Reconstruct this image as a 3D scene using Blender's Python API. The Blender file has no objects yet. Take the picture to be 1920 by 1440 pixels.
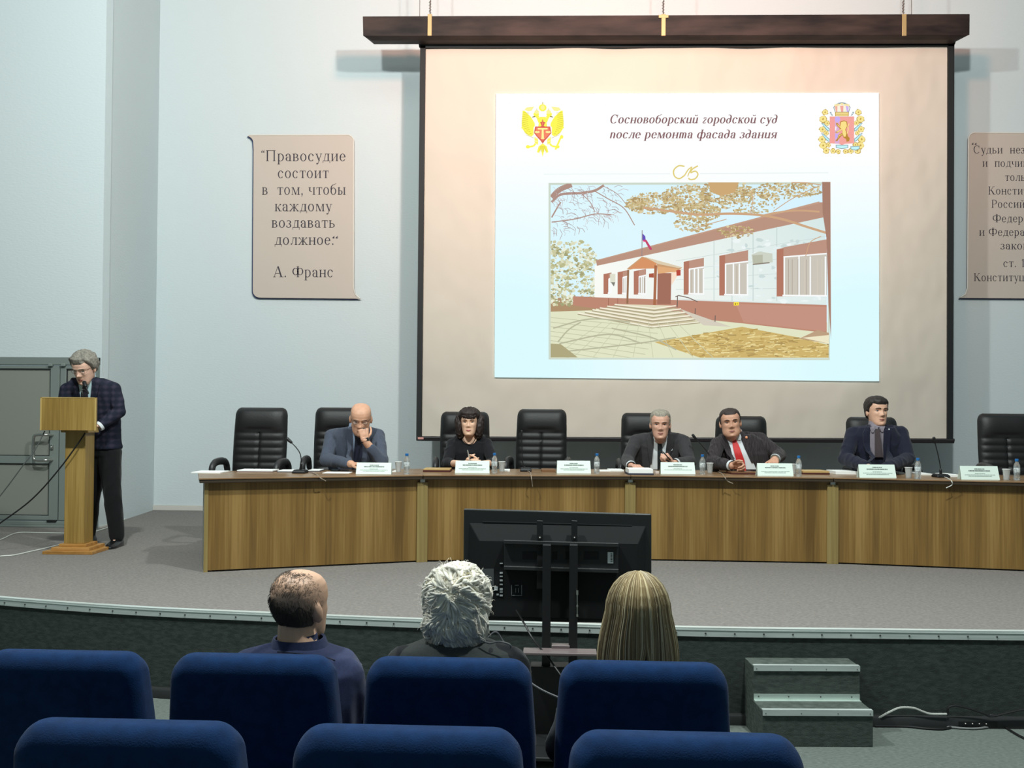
import bpy, bmesh, math, random
from mathutils import Vector, Matrix, noise
from mathutils.bvhtree import BVHTree
V = Vector
PI = math.pi
random.seed(7)
sc = bpy.context.scene
COL = sc.collection

# ---------------------------------------------------------------- camera
F = 1750.0                      # focal length in pixels of a 1920 x 1440 frame
EYE = V((0, 0, 1.74))
PITCH, YAW, ROLL, SHIFT = math.atan(25 / F), math.radians(2.5), math.radians(.45), 37
cam_data = bpy.data.cameras.new('camera')
cam_data.sensor_fit = 'HORIZONTAL'
cam_data.sensor_width = 36.0
cam_data.lens = 36.0 * F / 1920
cam_data.shift_y = SHIFT / 1920
cam_data.clip_start = .05
cam = bpy.data.objects.new('camera', cam_data)
COL.objects.link(cam)
RCAM = Matrix.Rotation(YAW, 3, 'Z') @ Matrix.Rotation(PI / 2 + PITCH, 3, 'X') @ Matrix.Rotation(ROLL, 3, 'Z')
cam.matrix_world = Matrix.Translation(EYE) @ RCAM.to_4x4()
sc.camera = cam

def ray(x, y):
    return RCAM @ V(((x - 960) / F, -(y - 720 - SHIFT) / F, -1))
def at(x, y, Y):                 # the point of the plane Y seen at a pixel of the photograph
    d = ray(x, y); return EYE + d * (Y / d.y)
def atz(x, y, z):                # the point of the level z seen at a pixel
    d = ray(x, y); return EYE + d * ((z - EYE.z) / d.z)

# ---------------------------------------------------------------- world, lights, exposure
sc.view_settings.view_transform = 'Standard'
sc.view_settings.look = 'None'
sc.view_settings.gamma = 1
sc.view_settings.use_curve_mapping = False
sc.view_settings.exposure = 0.0
world = bpy.data.worlds.new('world'); sc.world = world
world.use_nodes = True
bg = world.node_tree.nodes['Background']
bg.inputs[0].default_value = (.54, .73, .76, 1)
wn = world.node_tree.nodes; wl = world.node_tree.links      # the dark hall behind, the lit ceiling and stage end ahead
wt = wn.new('ShaderNodeTexCoord'); wd = wn.new('ShaderNodeVectorMath'); wd.operation = 'DOT_PRODUCT'; wd.inputs[1].default_value = (0, .8, .6)
wr_ = wn.new('ShaderNodeMapRange'); wr_.inputs['From Min'].default_value = -.7; wr_.inputs['From Max'].default_value = .9; wr_.inputs['To Min'].default_value = .16; wr_.inputs['To Max'].default_value = .44
wl.new(wt.outputs['Generated'], wd.inputs[0]); wl.new(wd.outputs['Value'], wr_.inputs['Value']); wl.new(wr_.outputs[0], bg.inputs[1])

def lamp(name, kind, loc, target, energy, color, size=.3, spot=60, blend=.6, size_y=None):
    d = bpy.data.lights.new(name, kind)
    d.energy = energy; d.color = color
    if kind == 'AREA':
        d.shape = 'RECTANGLE' if size_y else 'DISK'
        d.size = size
        if size_y: d.size_y = size_y
    else:
        d.shadow_soft_size = size
    if kind == 'SPOT':
        d.spot_size = math.radians(spot); d.spot_blend = blend
    o = bpy.data.objects.new(name, d); COL.objects.link(o)
    o.location = loc
    o.rotation_euler = (V(target) - V(loc)).to_track_quat('-Z', 'Y').to_euler()
    return o
COOL = (.92, 1.0, .98)
lamp('hall_light_right', 'POINT', (1.6, 3.8, 6.4), (1.2, 11.5, 3.2), 1120, COOL, .14)
lamp('hall_light_left', 'POINT', (-2.5, 3.8, 6.4), (0.6, 11.5, 3.2), 1120, COOL, .14)
lamp('hall_ceiling_light', 'AREA', (0, 4.2, 8.6), (0, 6.6, 0), 190, (.95, 1, .95), 8, size_y=3)
lamp('warm_wash', 'SPOT', (.9, 5.2, 6.9), (.9, 11.2, 7.2), 1180, (1.0, .42, .27), .3, 104, 1)

# ---------------------------------------------------------------- materials
def lin(c):
    c = c / 255.0
    return c / 12.92 if c <= .04045 else ((c + .055) / 1.055) ** 2.4
def rgb(r, g, b): return (lin(r), lin(g), lin(b), 1)

def M(name, col, rough=.6, metal=0, var=0, vs=(6, 6, 6), bump=0, bs=(80, 80, 80), spec=.5, alpha=1, trans=0, detail=4, dist=.01, sheen=0, col2=None):
    m = bpy.data.materials.new(name); m.use_nodes = True
    nt = m.node_tree; b = nt.nodes['Principled BSDF']
    c = rgb(*col)
    b.inputs['Base Color'].default_value = c
    b.inputs['Roughness'].default_value = rough
    b.inputs['Metallic'].default_value = metal
    b.inputs['Specular IOR Level'].default_value = spec
    if alpha < 1: b.inputs['Alpha'].default_value = alpha
    if trans: b.inputs['Transmission Weight'].default_value = trans
    if sheen: b.inputs['Sheen Weight'].default_value = sheen
    if var or bump:
        tc = nt.nodes.new('ShaderNodeTexCoord')
    if var or col2:
        mp = nt.nodes.new('ShaderNodeMapping'); mp.inputs['Scale'].default_value = vs
        nz = nt.nodes.new('ShaderNodeTexNoise'); nz.inputs['Scale'].default_value = 1; nz.inputs['Detail'].default_value = detail
        rp = nt.nodes.new('ShaderNodeValToRGB')
        rp.color_ramp.elements[0].position = .32; rp.color_ramp.elements[1].position = .68
        c2 = rgb(*col2) if col2 else c
        rp.color_ramp.elements[0].color = [max(0, x * (1 - var)) for x in c[:3]] + [1]
        rp.color_ramp.elements[1].color = [min(1, x * (1 + var)) for x in c2[:3]] + [1]
        nt.links.new(tc.outputs['Object'], mp.inputs[0]); nt.links.new(mp.outputs[0], nz.inputs['Vector'])
        nt.links.new(nz.outputs['Fac'], rp.inputs[0]); nt.links.new(rp.outputs[0], b.inputs['Base Color'])
    if bump:
        mp = nt.nodes.new('ShaderNodeMapping'); mp.inputs['Scale'].default_value = bs
        nz = nt.nodes.new('ShaderNodeTexNoise'); nz.inputs['Scale'].default_value = 1; nz.inputs['Detail'].default_value = 3
        bp = nt.nodes.new('ShaderNodeBump'); bp.inputs['Strength'].default_value = bump; bp.inputs['Distance'].default_value = dist
        nt.links.new(tc.outputs['Object'], mp.inputs[0]); nt.links.new(mp.outputs[0], nz.inputs['Vector'])
        nt.links.new(nz.outputs['Fac'], bp.inputs['Height']); nt.links.new(bp.outputs[0], b.inputs['Normal'])
    return m

def EM(name, attr='Col', strength=1.0):     # picture thrown by the projector: emits the colours stored on the mesh
    m = bpy.data.materials.new(name); m.use_nodes = True
    nt = m.node_tree; nt.nodes.clear()
    a = nt.nodes.new('ShaderNodeVertexColor'); a.layer_name = attr
    e = nt.nodes.new('ShaderNodeEmission'); e.inputs[1].default_value = strength
    o = nt.nodes.new('ShaderNodeOutputMaterial')
    nt.links.new(a.outputs[0], e.inputs[0]); nt.links.new(e.outputs[0], o.inputs[0])
    return m

def wood_mat(name, a, b_, c, bands=(7, 7, .25), fine=(60, 60, 1.5), rough=.42):
    m = M(name, a, rough); nt = m.node_tree; b = nt.nodes['Principled BSDF']
    tc = nt.nodes.new('ShaderNodeTexCoord')
    outs = []
    for s, d in ((bands, 1), (fine, 5)):
        mp = nt.nodes.new('ShaderNodeMapping'); mp.inputs['Scale'].default_value = s
        nz = nt.nodes.new('ShaderNodeTexNoise'); nz.inputs['Scale'].default_value = 1; nz.inputs['Detail'].default_value = d
        nt.links.new(tc.outputs['Object'], mp.inputs[0]); nt.links.new(mp.outputs[0], nz.inputs['Vector']); outs.append(nz)
    mx = nt.nodes.new('ShaderNodeMath'); mx.operation = 'MULTIPLY_ADD'; mx.inputs[1].default_value = .45
    nt.links.new(outs[1].outputs['Fac'], mx.inputs[0])
    m2 = nt.nodes.new('ShaderNodeMath'); m2.operation = 'MULTIPLY'; m2.inputs[1].default_value = .62
    nt.links.new(outs[0].outputs['Fac'], m2.inputs[0]); nt.links.new(m2.outputs[0], mx.inputs[2])
    rp = nt.nodes.new('ShaderNodeValToRGB'); cr = rp.color_ramp
    cr.elements[0].position = .38; cr.elements[1].position = .68
    cr.elements[0].color = rgb(*a); cr.elements[1].color = rgb(*c)
    e = cr.elements.new(.53); e.color = rgb(*b_)
    nt.links.new(mx.outputs[0], rp.inputs[0]); nt.links.new(rp.outputs[0], b.inputs['Base Color'])
    return m

# ---------------------------------------------------------------- mesh building
class MB:
    def __init__(s): s.v = []; s.f = []; s.m = []
    def add(s, vs, fs, mi=0, T=None):
        o = len(s.v)
        s.v += [(T @ V(p)) if T else V(p) for p in vs]
        s.f += [[o + i for i in f] for f in fs]; s.m += [mi] * len(fs)
        return s
    def box(s, c, d, T=None, mi=0):
        x, y, z = c; a, b, h = d[0] / 2, d[1] / 2, d[2] / 2
        vs = [(x + i * a, y + j * b, z + k * h) for i in (-1, 1) for j in (-1, 1) for k in (-1, 1)]
        return s.add(vs, [(0, 1, 3, 2), (4, 6, 7, 5), (0, 4, 5, 1), (2, 3, 7, 6), (0, 2, 6, 4), (1, 5, 7, 3)], mi, T)
    def bx(s, x0, x1, y0, y1, z0, z1, T=None, mi=0):
        return s.box(((x0 + x1) / 2, (y0 + y1) / 2, (z0 + z1) / 2), (x1 - x0, y1 - y0, z1 - z0), T, mi)
    def prism(s, pts, z0, z1, T=None, mi=0):      # outline in x, y pushed from z0 to z1
        n = len(pts)
        vs = [(p[0], p[1], z0) for p in pts] + [(p[0], p[1], z1) for p in pts]
        fs = [list(range(n))[::-1], list(range(n, 2 * n))] + [(i, (i + 1) % n, n + (i + 1) % n, n + i) for i in range(n)]
        return s.add(vs, fs, mi, T)
    def slab(s, pts, off, mi=0):                   # 3-D outline pushed along a vector
        n = len(pts); off = V(off)
        vs = [V(p) for p in pts] + [V(p) + off for p in pts]
        fs = [list(range(n))[::-1], list(range(n, 2 * n))] + [(i, (i + 1) % n, n + (i + 1) % n, n + i) for i in range(n)]
        return s.add(vs, fs, mi)
    def loft(s, rings, cap=True, mi=0, T=None):
        n = len(rings[0]); vs = [p for r in rings for p in r]; fs = []
        for i in range(len(rings) - 1):
            for j in range(n):
                k = (j + 1) % n
                fs.append((i * n + j, i * n + k, (i + 1) * n + k, (i + 1) * n + j))
        if cap:
            fs.append(list(range(n))[::-1]); fs.append([(len(rings) - 1) * n + j for j in range(n)])
        return s.add(vs, fs, mi, T)
    def tube(s, pts, r, n=8, mi=0, cap=True, T=None, flat=1.0):
        pts = [V(p) for p in pts]; rings = []
        up = V((0, 0, 1)); prev = None
        for i, p in enumerate(pts):
            d = (pts[min(i + 1, len(pts) - 1)] - pts[max(i - 1, 0)])
            if d.length < 1e-9: d = V((0, 0, 1))
            d.normalize()
            if prev is None:
                a = d.cross(up if abs(d.z) < .9 else V((1, 0, 0)))
            else:
                a = prev - d * prev.dot(d)
            if a.length < 1e-6: a = d.orthogonal()
            a.normalize(); prev = a; b = d.cross(a)
            rr = r[i] if isinstance(r, (list, tuple)) else r
            rings.append([p + a * (rr * math.cos(t * 2 * PI / n)) + b * (rr * flat * math.sin(t * 2 * PI / n)) for t in range(n)])
        return s.loft(rings, cap, mi, T)
    def lathe(s, prof, n=20, T=None, mi=0, cap=True):
        return s.loft([[(r * math.cos(2 * PI * j / n), r * math.sin(2 * PI * j / n), z) for j in range(n)] for r, z in prof], cap, mi, T)
    def ell(s, c, r, T=None, mi=0, nu=18, nv=11):
        rings = []
        for i in range(nv + 1):
            t = -PI / 2 + PI * max(.004, min(.996, i / nv))
            rings.append([(c[0] + r[0] * math.cos(t) * math.cos(2 * PI * j / nu), c[1] + r[1] * math.cos(t) * math.sin(2 * PI * j / nu), c[2] + r[2] * math.sin(t)) for j in range(nu)])
        return s.loft(rings, True, mi, T)
    def cap(s, p0, r0, p1, r1, n=14, mi=0, e=4):   # tapered capsule
        p0, p1 = V(p0), V(p1); d = (p1 - p0)
        if d.length < 1e-6: d = V((0, 0, 1e-3))
        d.normalize(); a = d.orthogonal().normalized(); b = d.cross(a)
        st = [(p0 - d * r0 * math.cos(PI / 2 * i / e), r0 * max(.05, math.sin(PI / 2 * i / e))) for i in range(e + 1)]
        st += [(p1 + d * r1 * math.sin(PI / 2 * i / e), r1 * max(.05, math.cos(PI / 2 * i / e))) for i in range(e + 1)]
        return s.loft([[p + a * (r * math.cos(2 * PI * j / n)) + b * (r * math.sin(2 * PI * j / n)) for j in range(n)] for p, r in st], True, mi)
    def mesh(s, name='m'):
        me = bpy.data.meshes.new(name)
        me.from_pydata([tuple(p) for p in s.v], [], s.f)
        if any(s.m): me.polygons.foreach_set('material_index', s.m)
        me.update(); return me

def fixn(me):
    bm = bmesh.new(); bm.from_mesh(me); bmesh.ops.recalc_face_normals(bm, faces=bm.faces); bm.to_mesh(me); bm.free()

def tag(o, label=None, cat=None, group=None, kind=None):
    if label: o['label'] = label
    if cat: o['category'] = cat
    if group: o['group'] = group
    if kind: o['kind'] = kind
    return o

def thing(name, loc, label, cat, group=None, rz=0):
    o = bpy.data.objects.new(name, None); COL.objects.link(o)
    o.empty_display_size = .1
    o.location = loc; o.rotation_euler = (0, 0, rz)
    return tag(o, label, cat, group)

def obj(name, mb, mats, parent=None, world=False, bevel=0, seg=3, smooth=True, angle=38, label=None, harden=False):
    me = mb.mesh(name) if isinstance(mb, MB) else mb
    me.name = name
    if isinstance(mb, MB): fixn(me)
    if world and parent:
        r = parent
        while r.parent: r = r.parent
        me.transform((Matrix.Translation(r.location) @ Matrix.Rotation(r.rotation_euler.z, 4, 'Z')).inverted())
    for m in (mats if isinstance(mats, (list, tuple)) else [mats]): me.materials.append(m)
    if smooth:
        me.polygons.foreach_set('use_smooth', [True] * len(me.polygons))
        me.set_sharp_from_angle(angle=math.radians(angle))
    o = bpy.data.objects.new(name, me); COL.objects.link(o)
    if parent: o.parent = parent
    if bevel:
        b = o.modifiers.new('bevel', 'BEVEL'); b.width = bevel; b.segments = seg; b.limit_method = 'ANGLE'; b.harden_normals = harden
    if label: o['label'] = label
    return o

def struct(name, mb, mat, **k):
    return tag(obj(name, mb, mat, **k), kind='structure')

def dup(root, loc, rz=0, label=None, scale=None):
    r = root.copy(); COL.objects.link(r); r.location = loc; r.rotation_euler = (0, 0, rz)
    if label: r['label'] = label
    if scale: r.scale = scale
    for ch in list(root.children):
        c = ch.copy(); COL.objects.link(c); c.parent = r
        for g in list(ch.children):
            d = g.copy(); COL.objects.link(d); d.parent = c
    return r

def spline(pts, n=8):                       # smooth curve through points
    pts = [V(p) for p in pts]; out = []
    P = [pts[0] * 2 - pts[1]] + pts + [pts[-1] * 2 - pts[-2]]
    for i in range(1, len(P) - 2):
        a, b, c, d = P[i - 1:i + 3]
        for k in range(n):
            t = k / n
            out.append(.5 * ((2 * b) + (c - a) * t + (2 * a - 5 * b + 4 * c - d) * t * t + (3 * b - a - 3 * c + d) * t ** 3))
    out.append(pts[-1]); return out

# ---------------------------------------------------------------- setting
ST = .54                                    # stage level
WY = 11.5                                   # back wall
DY = 9.62                                   # wall with the door
m_wall = M('blue_white_paint', (206, 214, 215), .75, bump=.35, bs=(26, 26, 60), dist=.006, spec=.25)
m_carpet = M('stage_carpet', (126, 121, 117), .95, var=.24, vs=(45, 130, 80), bump=.5, bs=(240, 240, 240), dist=.004, spec=.1)
m_skirt = M('dark_carpet', (62, 69, 66), .95, var=.25, vs=(22, 22, 60), bump=.4, bs=(200, 200, 200), dist=.004, spec=.1)
m_hall = M('hall_carpet', (101, 108, 103), .95, var=.2, vs=(40, 110, 80), bump=.5, bs=(240, 240, 240), dist=.004, spec=.1)
m_alu = M('aluminium', (200, 208, 204), .36, .25, var=.1, vs=(3, 3, 60))
m_white = M('white_trim', (205, 200, 192), .5)
m_black = M('black_rubber', (20, 21, 22), .5)
m_dark = M('dark_trim', (40, 42, 42), .5)

edge_px = [(-260, 1096), (0, 1121), (250, 1139), (500, 1150.5), (700, 1159), (960, 1168), (1320, 1178), (1600, 1181.5), (1920, 1185), (2200, 1185)]
edge = spline([atz(x, y, ST) for x, y in edge_px], 6)
floor = MB(); floor.bx(-9, 9, -2, 6.6, -.1, 0)
struct('floor', floor, m_hall, smooth=False)
riser = MB(); riser.bx(-3, 3, -.6, 2.28, 0, .045)
struct('floor_riser', riser, m_hall, smooth=False)
back = [V((9.5, WY + .1, ST)), V((-9.5, WY + .1, ST))]
outline = [V((-9.5, edge[0].y + 1.4, ST))] + edge + [V((9.5, edge[-1].y + .9, ST))] + back
mb = MB(); mb.slab(outline, (0, 0, -.05)); struct('floor_stage', mb, m_carpet, smooth=False)
sk = MB()
sk_line = [V((-9.5, edge[0].y + 1.4, ST))] + edge + [V((9.5, edge[-1].y + .9, ST))]
for a, b in zip(sk_line[:-1], sk_line[1:]):
    sk.add([(a.x, a.y + .002, 0), (b.x, b.y + .002, 0), (b.x, b.y + .002, ST - .05), (a.x, a.y + .002, ST - .05)], [(0, 1, 2, 3)])
struct('wall_stage_front', sk, m_skirt, smooth=False)
# metal edging of the stage, screwed every 17 cm
tr = MB(); prof = [(-.006, .005), (.030, .006), (.030, .0), (-.001, .0), (-.001, -.046), (-.006, -.046)]
rings = []
for i, p in enumerate(edge):
    d = (edge[min(i + 1, len(edge) - 1)] - edge[max(i - 1, 0)]).normalized(); nrm = V((-d.y, d.x, 0))
    rings.append([p + nrm * a + V((0, 0, b)) for a, b in prof])
tr.loft(rings)
tr.loft([[p + V((0, -.0085, -.010 + k)) for k in (0, .004)] + [p + V((0, -.005, -.006)), p + V((0, -.005, -.010))] for p in edge], mi=0)
acc = 0
for a, b in zip(edge[:-1], edge[1:]):
    L = (b - a).length; d = (b - a) / L; nrm = V((-d.y, d.x, 0))
    while acc < L:
        q = a + d * acc - nrm * .006 + V((0, 0, -.027))
        tr.cap(q, .0055, q - nrm * .003, .004, 8, mi=1, e=2); acc += .165
    acc -= L
struct('trim_1', tr, [m_alu, m_dark], angle=20)
du = MB(); rings = []
for i, p in enumerate(edge):
    d = (edge[min(i + 1, len(edge) - 1)] - edge[max(i - 1, 0)]).normalized(); nrm = V((-d.y, d.x, 0))
    rings.append([V((p.x, p.y, 0)) + nrm * a + V((0, 0, b)) for a, b in ((.0, 0), (.0, .062), (-.022, .058), (-.03, .045), (-.03, 0))])
du.loft(rings); struct('baseboard_stage', du, m_dark)

# walls: back wall, the block with the door that stands forward on the left, and its return
CX0 = atz(187, 990, ST).x; CX1 = -4.985
mb = MB(); mb.bx(CX1 - .02, 9.5, WY, WY + .15, ST - .02, 9.5); struct('wall_back', mb, m_wall, smooth=False)
dl, dr = at(-230, 700, DY).x, at(188, 700, DY).x
dtop = at(100, 670, DY).z
mb = MB()
mb.bx(-9.5, dl, DY, DY + .15, ST - .02, 9.5); mb.bx(dl, dr, DY, DY + .15, dtop, 9.5); mb.bx(dr, CX0, DY, DY + .15, ST - .02, 9.5)
struct('wall_left', mb, m_wall, smooth=False)
mb = MB(); mb.slab([(CX0, DY, ST - .02), (CX1, WY, ST - .02), (CX1 - .1, WY, ST - .02), (CX0 - .1, DY + .1, ST - .02)], (0, 0, 9)); struct('wall_return', mb, m_wall, smooth=False)
mb = MB(); mb.bx(CX1 - .005, 9.4, WY - .022, WY, ST, ST + .055); mb.bx(CX1 - .005, 9.4, WY - .014, WY, ST + .055, ST + .064)
struct('baseboard_back', mb, m_white, bevel=.004)
mb = MB(); mb.slab([(CX0 + .001, DY - .012, ST), (CX0 + .016, DY - .012, ST), (CX0 + .012, DY + .30, ST), (CX0 - .02, DY + .30, ST)], (0, 0, .018)); struct('baseboard_return', mb, m_white)

# double aluminium door
m_door = M('grey_green_aluminium', (128, 136, 131), .45, .1, spec=.4)
m_dpan = M('grey_door_panel', (136, 138, 129), .5, spec=.3)
m_seam = M('door_gasket', (34, 38, 38), .6)
m_steel = M('brushed_steel', (205, 203, 196), .28, 1)
door = thing('door_1', (at(60, 900, DY).x, DY, ST), None, None); door['kind'] = 'structure'
def dz(y): return at(60, y, DY).z
def dx(x): return at(x, 820, DY).x
mb = MB(); z0, z1 = ST, dtop
mb.bx(dl, dr, DY + .0, DY + .1, dz(684), z1); mb.bx(dx(183), dr, DY, DY + .1, z0, z1); mb.bx(dl, dl + .05, DY, DY + .1, z0, z1)
mb.bx(dl, dr, DY - .01, DY + .1, z0, dz(984)); mb.bx(dl, dr, DY - .004, DY + .1, dz(984), dz(977))
obj('door_frame', mb, m_door, door, True, bevel=.005)
def leaf(x0, x1, p0, p1, yl):
    T = MB(); top, bot = dz(685.5), dz(975)
    w0, w1, a, b, c, d = dx(p0), dx(p1), dz(691), dz(855), dz(869), dz(967)
    T.bx(dx(x0), w0, DY + .015, DY + .07, bot, top); T.bx(w1, dx(x1), DY + .015, DY + .07, bot, top)
    T.bx(w0, w1, DY + .015, DY + .07, a, top); T.bx(w0, w1, DY + .015, DY + .07, c, b); T.bx(w0, w1, DY + .015, DY + .07, bot, d)
    lf = obj('door_leaf', T, m_door, door, True, bevel=.003)
    for lo, hi in ((b, a), (d, c)):
        q = MB(); q.bx(w0, w1, DY + .035, DY + .06, lo, hi)
        g = .008
        for X0, X1, Z0, Z1 in ((w0, w1, hi - g, hi), (w0, w1, lo, lo + g), (w0, w0 + g, lo, hi), (w1 - g, w1, lo, hi)):
            q.bx(X0, X1, DY + .02, DY + .036, Z0, Z1, mi=1)
        obj('door_panel', q, [m_dpan, m_seam], lf, True, smooth=False)
    return lf
l1 = leaf(-220, 108.2, -200, 91.5, 0); l2 = leaf(110, 182, 121, 170, 0)
h = MB(); hx0, hx1 = dx(70), dx(97); yv = DY - .07
pts = [(hx1, DY + .015, dz(815)), (hx1 - .02, yv, dz(815)), (hx0 + .04, yv, dz(815)), (hx0, yv, dz(821)), (hx0, yv, dz(856)), (hx0 + .04, yv, dz(862)), (hx1 - .02, yv, dz(862)), (hx1, DY + .015, dz(862))]
h.tube(spline(pts, 6), .015, 12); obj('door_handle', h, m_steel, door, True)
h = MB(); kz = dz(838); h.box((dx(97), DY + .008, kz), (.03, .02, .05)); h.cap((dx(97), DY + .004, kz), .011, (dx(97), DY - .01, kz), .011); obj('lock_cylinder', h, m_steel, door, True, bevel=.004)
h = MB(); h.box((dx(100), DY - .005, dz(976)), (.1, .03, .018)); obj('door_stop', h, m_black, door, True, bevel=.003)
h = MB()
for x in (93, 117): h.box((dx(x), DY + .004, dz(684)), (.045, .04, .03))
obj('door_catch', h, m_door, door, True, bevel=.005)
# ---------------------------------------------------------------- lettering (a serif alphabet drawn with a broad pen)
TK, TN = .082, .03
def box2(x0, y0, x1, y1): return [(x0, y0), (x1, y0), (x1, y1), (x0, y1)]
def stem(x, y0=0, y1=.45, a=1, b=1, w=None):
    w = w or TK; r = [box2(x, y0, x + w, y1)]
    if a: r.append(box2(x - .05, y0, x + w + .05, y0 + .026))
    if b: r.append(box2(x - .05, y1 - .026, x + w + .05, y1))
    return r
def bar(x0, x1, y, h=None): return [box2(x0, y, x1, y + (h or TN))]
def diag(x0, y0, x1, y1, w): return [[(x0, y0), (x0 + w, y0), (x1 + w, y1), (x1, y1)]]
def arc(cx, cy, rx, ry, a0=0, a1=360, tk=None, tn=None):
    tk = tk or TK; tn = tn or TN; n = max(4, int(abs(a1 - a0) / 15)); r = []
    for i in range(n):
        q = []
        for t, s in ((i, 0), (i + 1, 0), (i + 1, 1), (i, 1)):
            A = math.radians(a0 + (a1 - a0) * t / n)
            q.append((cx + (rx - tk * s) * math.cos(A), cy + (ry - tn * s) * math.sin(A)))
        r.append(q)
    return r
def dot(x, y, r): return [[(x + r * math.cos(PI * k / 5), y + r * math.sin(PI * k / 5)) for k in range(10)]]
G = {
 'о': (arc(.23, .225, .21, .237), .5), 'с': (arc(.22, .225, .2, .237, 45, 320) + dot(.35, .36, .045), .46),
 'а': (arc(.2, .31, .17, .145, 0, 165) + stem(.288, .03, .32, 0, 0) + bar(.3, .44, .0) + dot(.08, .33, .045) + arc(.2, .13, .165, .135, 75, 320), .46),
 'б': (arc(.23, .21, .21, .222) + arc(.27, .36, .25, .27, 95, 190) + diag(.24, .6, .4, .69, .05), .5),
 'в': (stem(.06) + bar(.1, .25, 0) + bar(.1, .25, .215) + bar(.1, .25, .42) + arc(.22, .335, .16, .115, -90, 90) + arc(.23, .122, .19, .122, -90, 90), .47),
 'г': (stem(.06) + bar(.06, .37, .42) + [box2(.345, .33, .375, .45)], .4),
 'д': (stem(.34, .02, .45, 0, 1) + diag(.09, .02, .19, .44, .035) + bar(.16, .4, .42) + bar(.01, .5, 0, .03) + [box2(.01, -.12, .04, .02), box2(.47, -.12, .5, .02)], .52),
 'е': (arc(.22, .225, .2, .237, 5, 325) + bar(.06, .41, .235), .45),
 'ж': (stem(.3) + diag(.08, .45, .27, .22, .04) + diag(.03, 0, .25, .24, .07) + diag(.56, .45, .37, .22, .04) + diag(.58, 0, .36, .24, .07) + bar(0, .16, 0, .026) + bar(.52, .69, 0, .026) + dot(.08, .42, .04) + dot(.6, .42, .04), .7),
 'з': (arc(.17, .335, .17, .118, -85, 150) + arc(.16, .122, .2, .125, -150, 88) + dot(.04, .09, .04), .4),
 'и': (stem(.06) + stem(.37) + diag(.12, .06, .36, .37, .03), .54), 'й': (stem(.06) + stem(.37) + diag(.12, .06, .36, .37, .03) + arc(.26, .64, .11, .1, 190, 350, .03, .045), .54),
 'к': (stem(.06) + diag(.14, .2, .36, .42, .04) + diag(.32, 0, .18, .24, .09) + bar(.28, .49, 0, .026) + dot(.4, .41, .045), .48),
 'л': (stem(.35) + diag(.1, .04, .2, .44, .035) + bar(.15, .41, .42) + dot(.07, .04, .045), .5),
 'м': (stem(.5) + stem(.07, w=.03) + diag(.3, 0, .09, .45, .085) + diag(.31, 0, .5, .43, .03), .66),
 'н': (stem(.06) + stem(.37) + bar(.1, .4, .215), .53), 'п': (stem(.06) + stem(.37) + bar(.05, .42, .42), .53),
 'р': (stem(.06, -.2) + arc(.22, .225, .23, .237, -135, 125), .5),
 'т': (stem(.2, 0, .45, 1, 0) + bar(.03, .45, .42) + [box2(.03, .32, .055, .45), box2(.425, .32, .45, .45)], .48),
 'у': (diag(.24, 0, .05, .45, .08) + diag(.17, -.17, .39, .45, .035) + dot(.13, -.16, .05) + bar(.0, .19, .424, .026) + bar(.32, .48, .424, .026), .47),
 'ф': (stem(.3, -.2, .66) + arc(.2, .225, .19, .237) + arc(.48, .225, .19, .237), .7),
 'ц': (stem(.06) + stem(.37) + bar(.05, .52, 0) + [box2(.49, -.12, .52, .03)], .55), 'ч': (stem(.36) + stem(.05, .24, .45, 0, 1) + arc(.24, .28, .19, .12, 180, 275), .52),
 'ш': (stem(.06) + stem(.32) + stem(.58) + bar(.05, .62, 0), .74), 'ь': (stem(.06) + bar(.1, .25, 0) + bar(.1, .25, .235) + arc(.22, .132, .2, .134, -90, 90), .46),
 'ы': (stem(.06) + bar(.1, .22, 0) + bar(.1, .22, .235) + arc(.2, .132, .17, .134, -90, 90) + stem(.46), .62),
 'ю': (stem(.06) + bar(.1, .28, .215) + arc(.43, .225, .2, .237), .68), 'я': (stem(.34) + bar(.18, .36, .42) + bar(.18, .36, .2) + arc(.2, .325, .16, .127, 90, 270) + diag(.03, 0, .22, .22, .08), .5),
 'П': (stem(.07, 0, .66) + stem(.53, 0, .66) + bar(.05, .6, .63), .74), 'А': (diag(.06, 0, .32, .66, .035) + diag(.53, 0, .3, .66, .1) + bar(.16, .52, .22) + bar(0, .18, 0, .026) + bar(.44, .72, 0, .026), .72),
 'Ф': (stem(.36, 0, .66) + arc(.24, .345, .22, .22) + arc(.56, .345, .22, .22), .82), 'С': (arc(.33, .33, .3, .345, 42, 318) + stem(.54, .44, .66, 0, 0, .03), .67),
 'К': (stem(.07, 0, .66) + diag(.18, .32, .48, .64, .04) + diag(.5, 0, .22, .38, .11) + bar(.46, .72, 0, .026) + bar(.42, .62, .634, .026), .7),
 'Р': (stem(.07, 0, .66) + bar(.1, .3, .63) + bar(.1, .3, .29) + arc(.28, .475, .24, .185, -90, 90), .56),
 '1': (stem(.19, 0, .66, 1, 0) + diag(.09, .55, .2, .63, .05), .46), '2': (arc(.22, .46, .18, .2, -20, 165) + diag(.05, .03, .31, .4, .07) + bar(.05, .42, 0, .06), .46), '0': (arc(.23, .33, .19, .345), .46),
 '.': (dot(.1, .04, .05), .24), ',': (dot(.1, .04, .05) + diag(.06, -.12, .11, .03, .04), .24), ' ': ([], .27),
 '“': (dot(.07, .56, .045) + dot(.2, .56, .045) + diag(.04, .57, .09, .68, .03) + diag(.17, .57, .22, .68, .03), .3),
}
IT = dict(G)    # written forms of the slanted type
IT['и'] = (stem(.05, .03, .45, 0, 0) + arc(.2, .14, .15, .14, 180, 330) + stem(.34, .0, .45, 0, 0) + diag(.4, 0, .46, .07, .03), .5)
IT['й'] = (IT['и'][0] + arc(.24, .66, .12, .1, 190, 350, .03, .045), .5)
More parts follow.
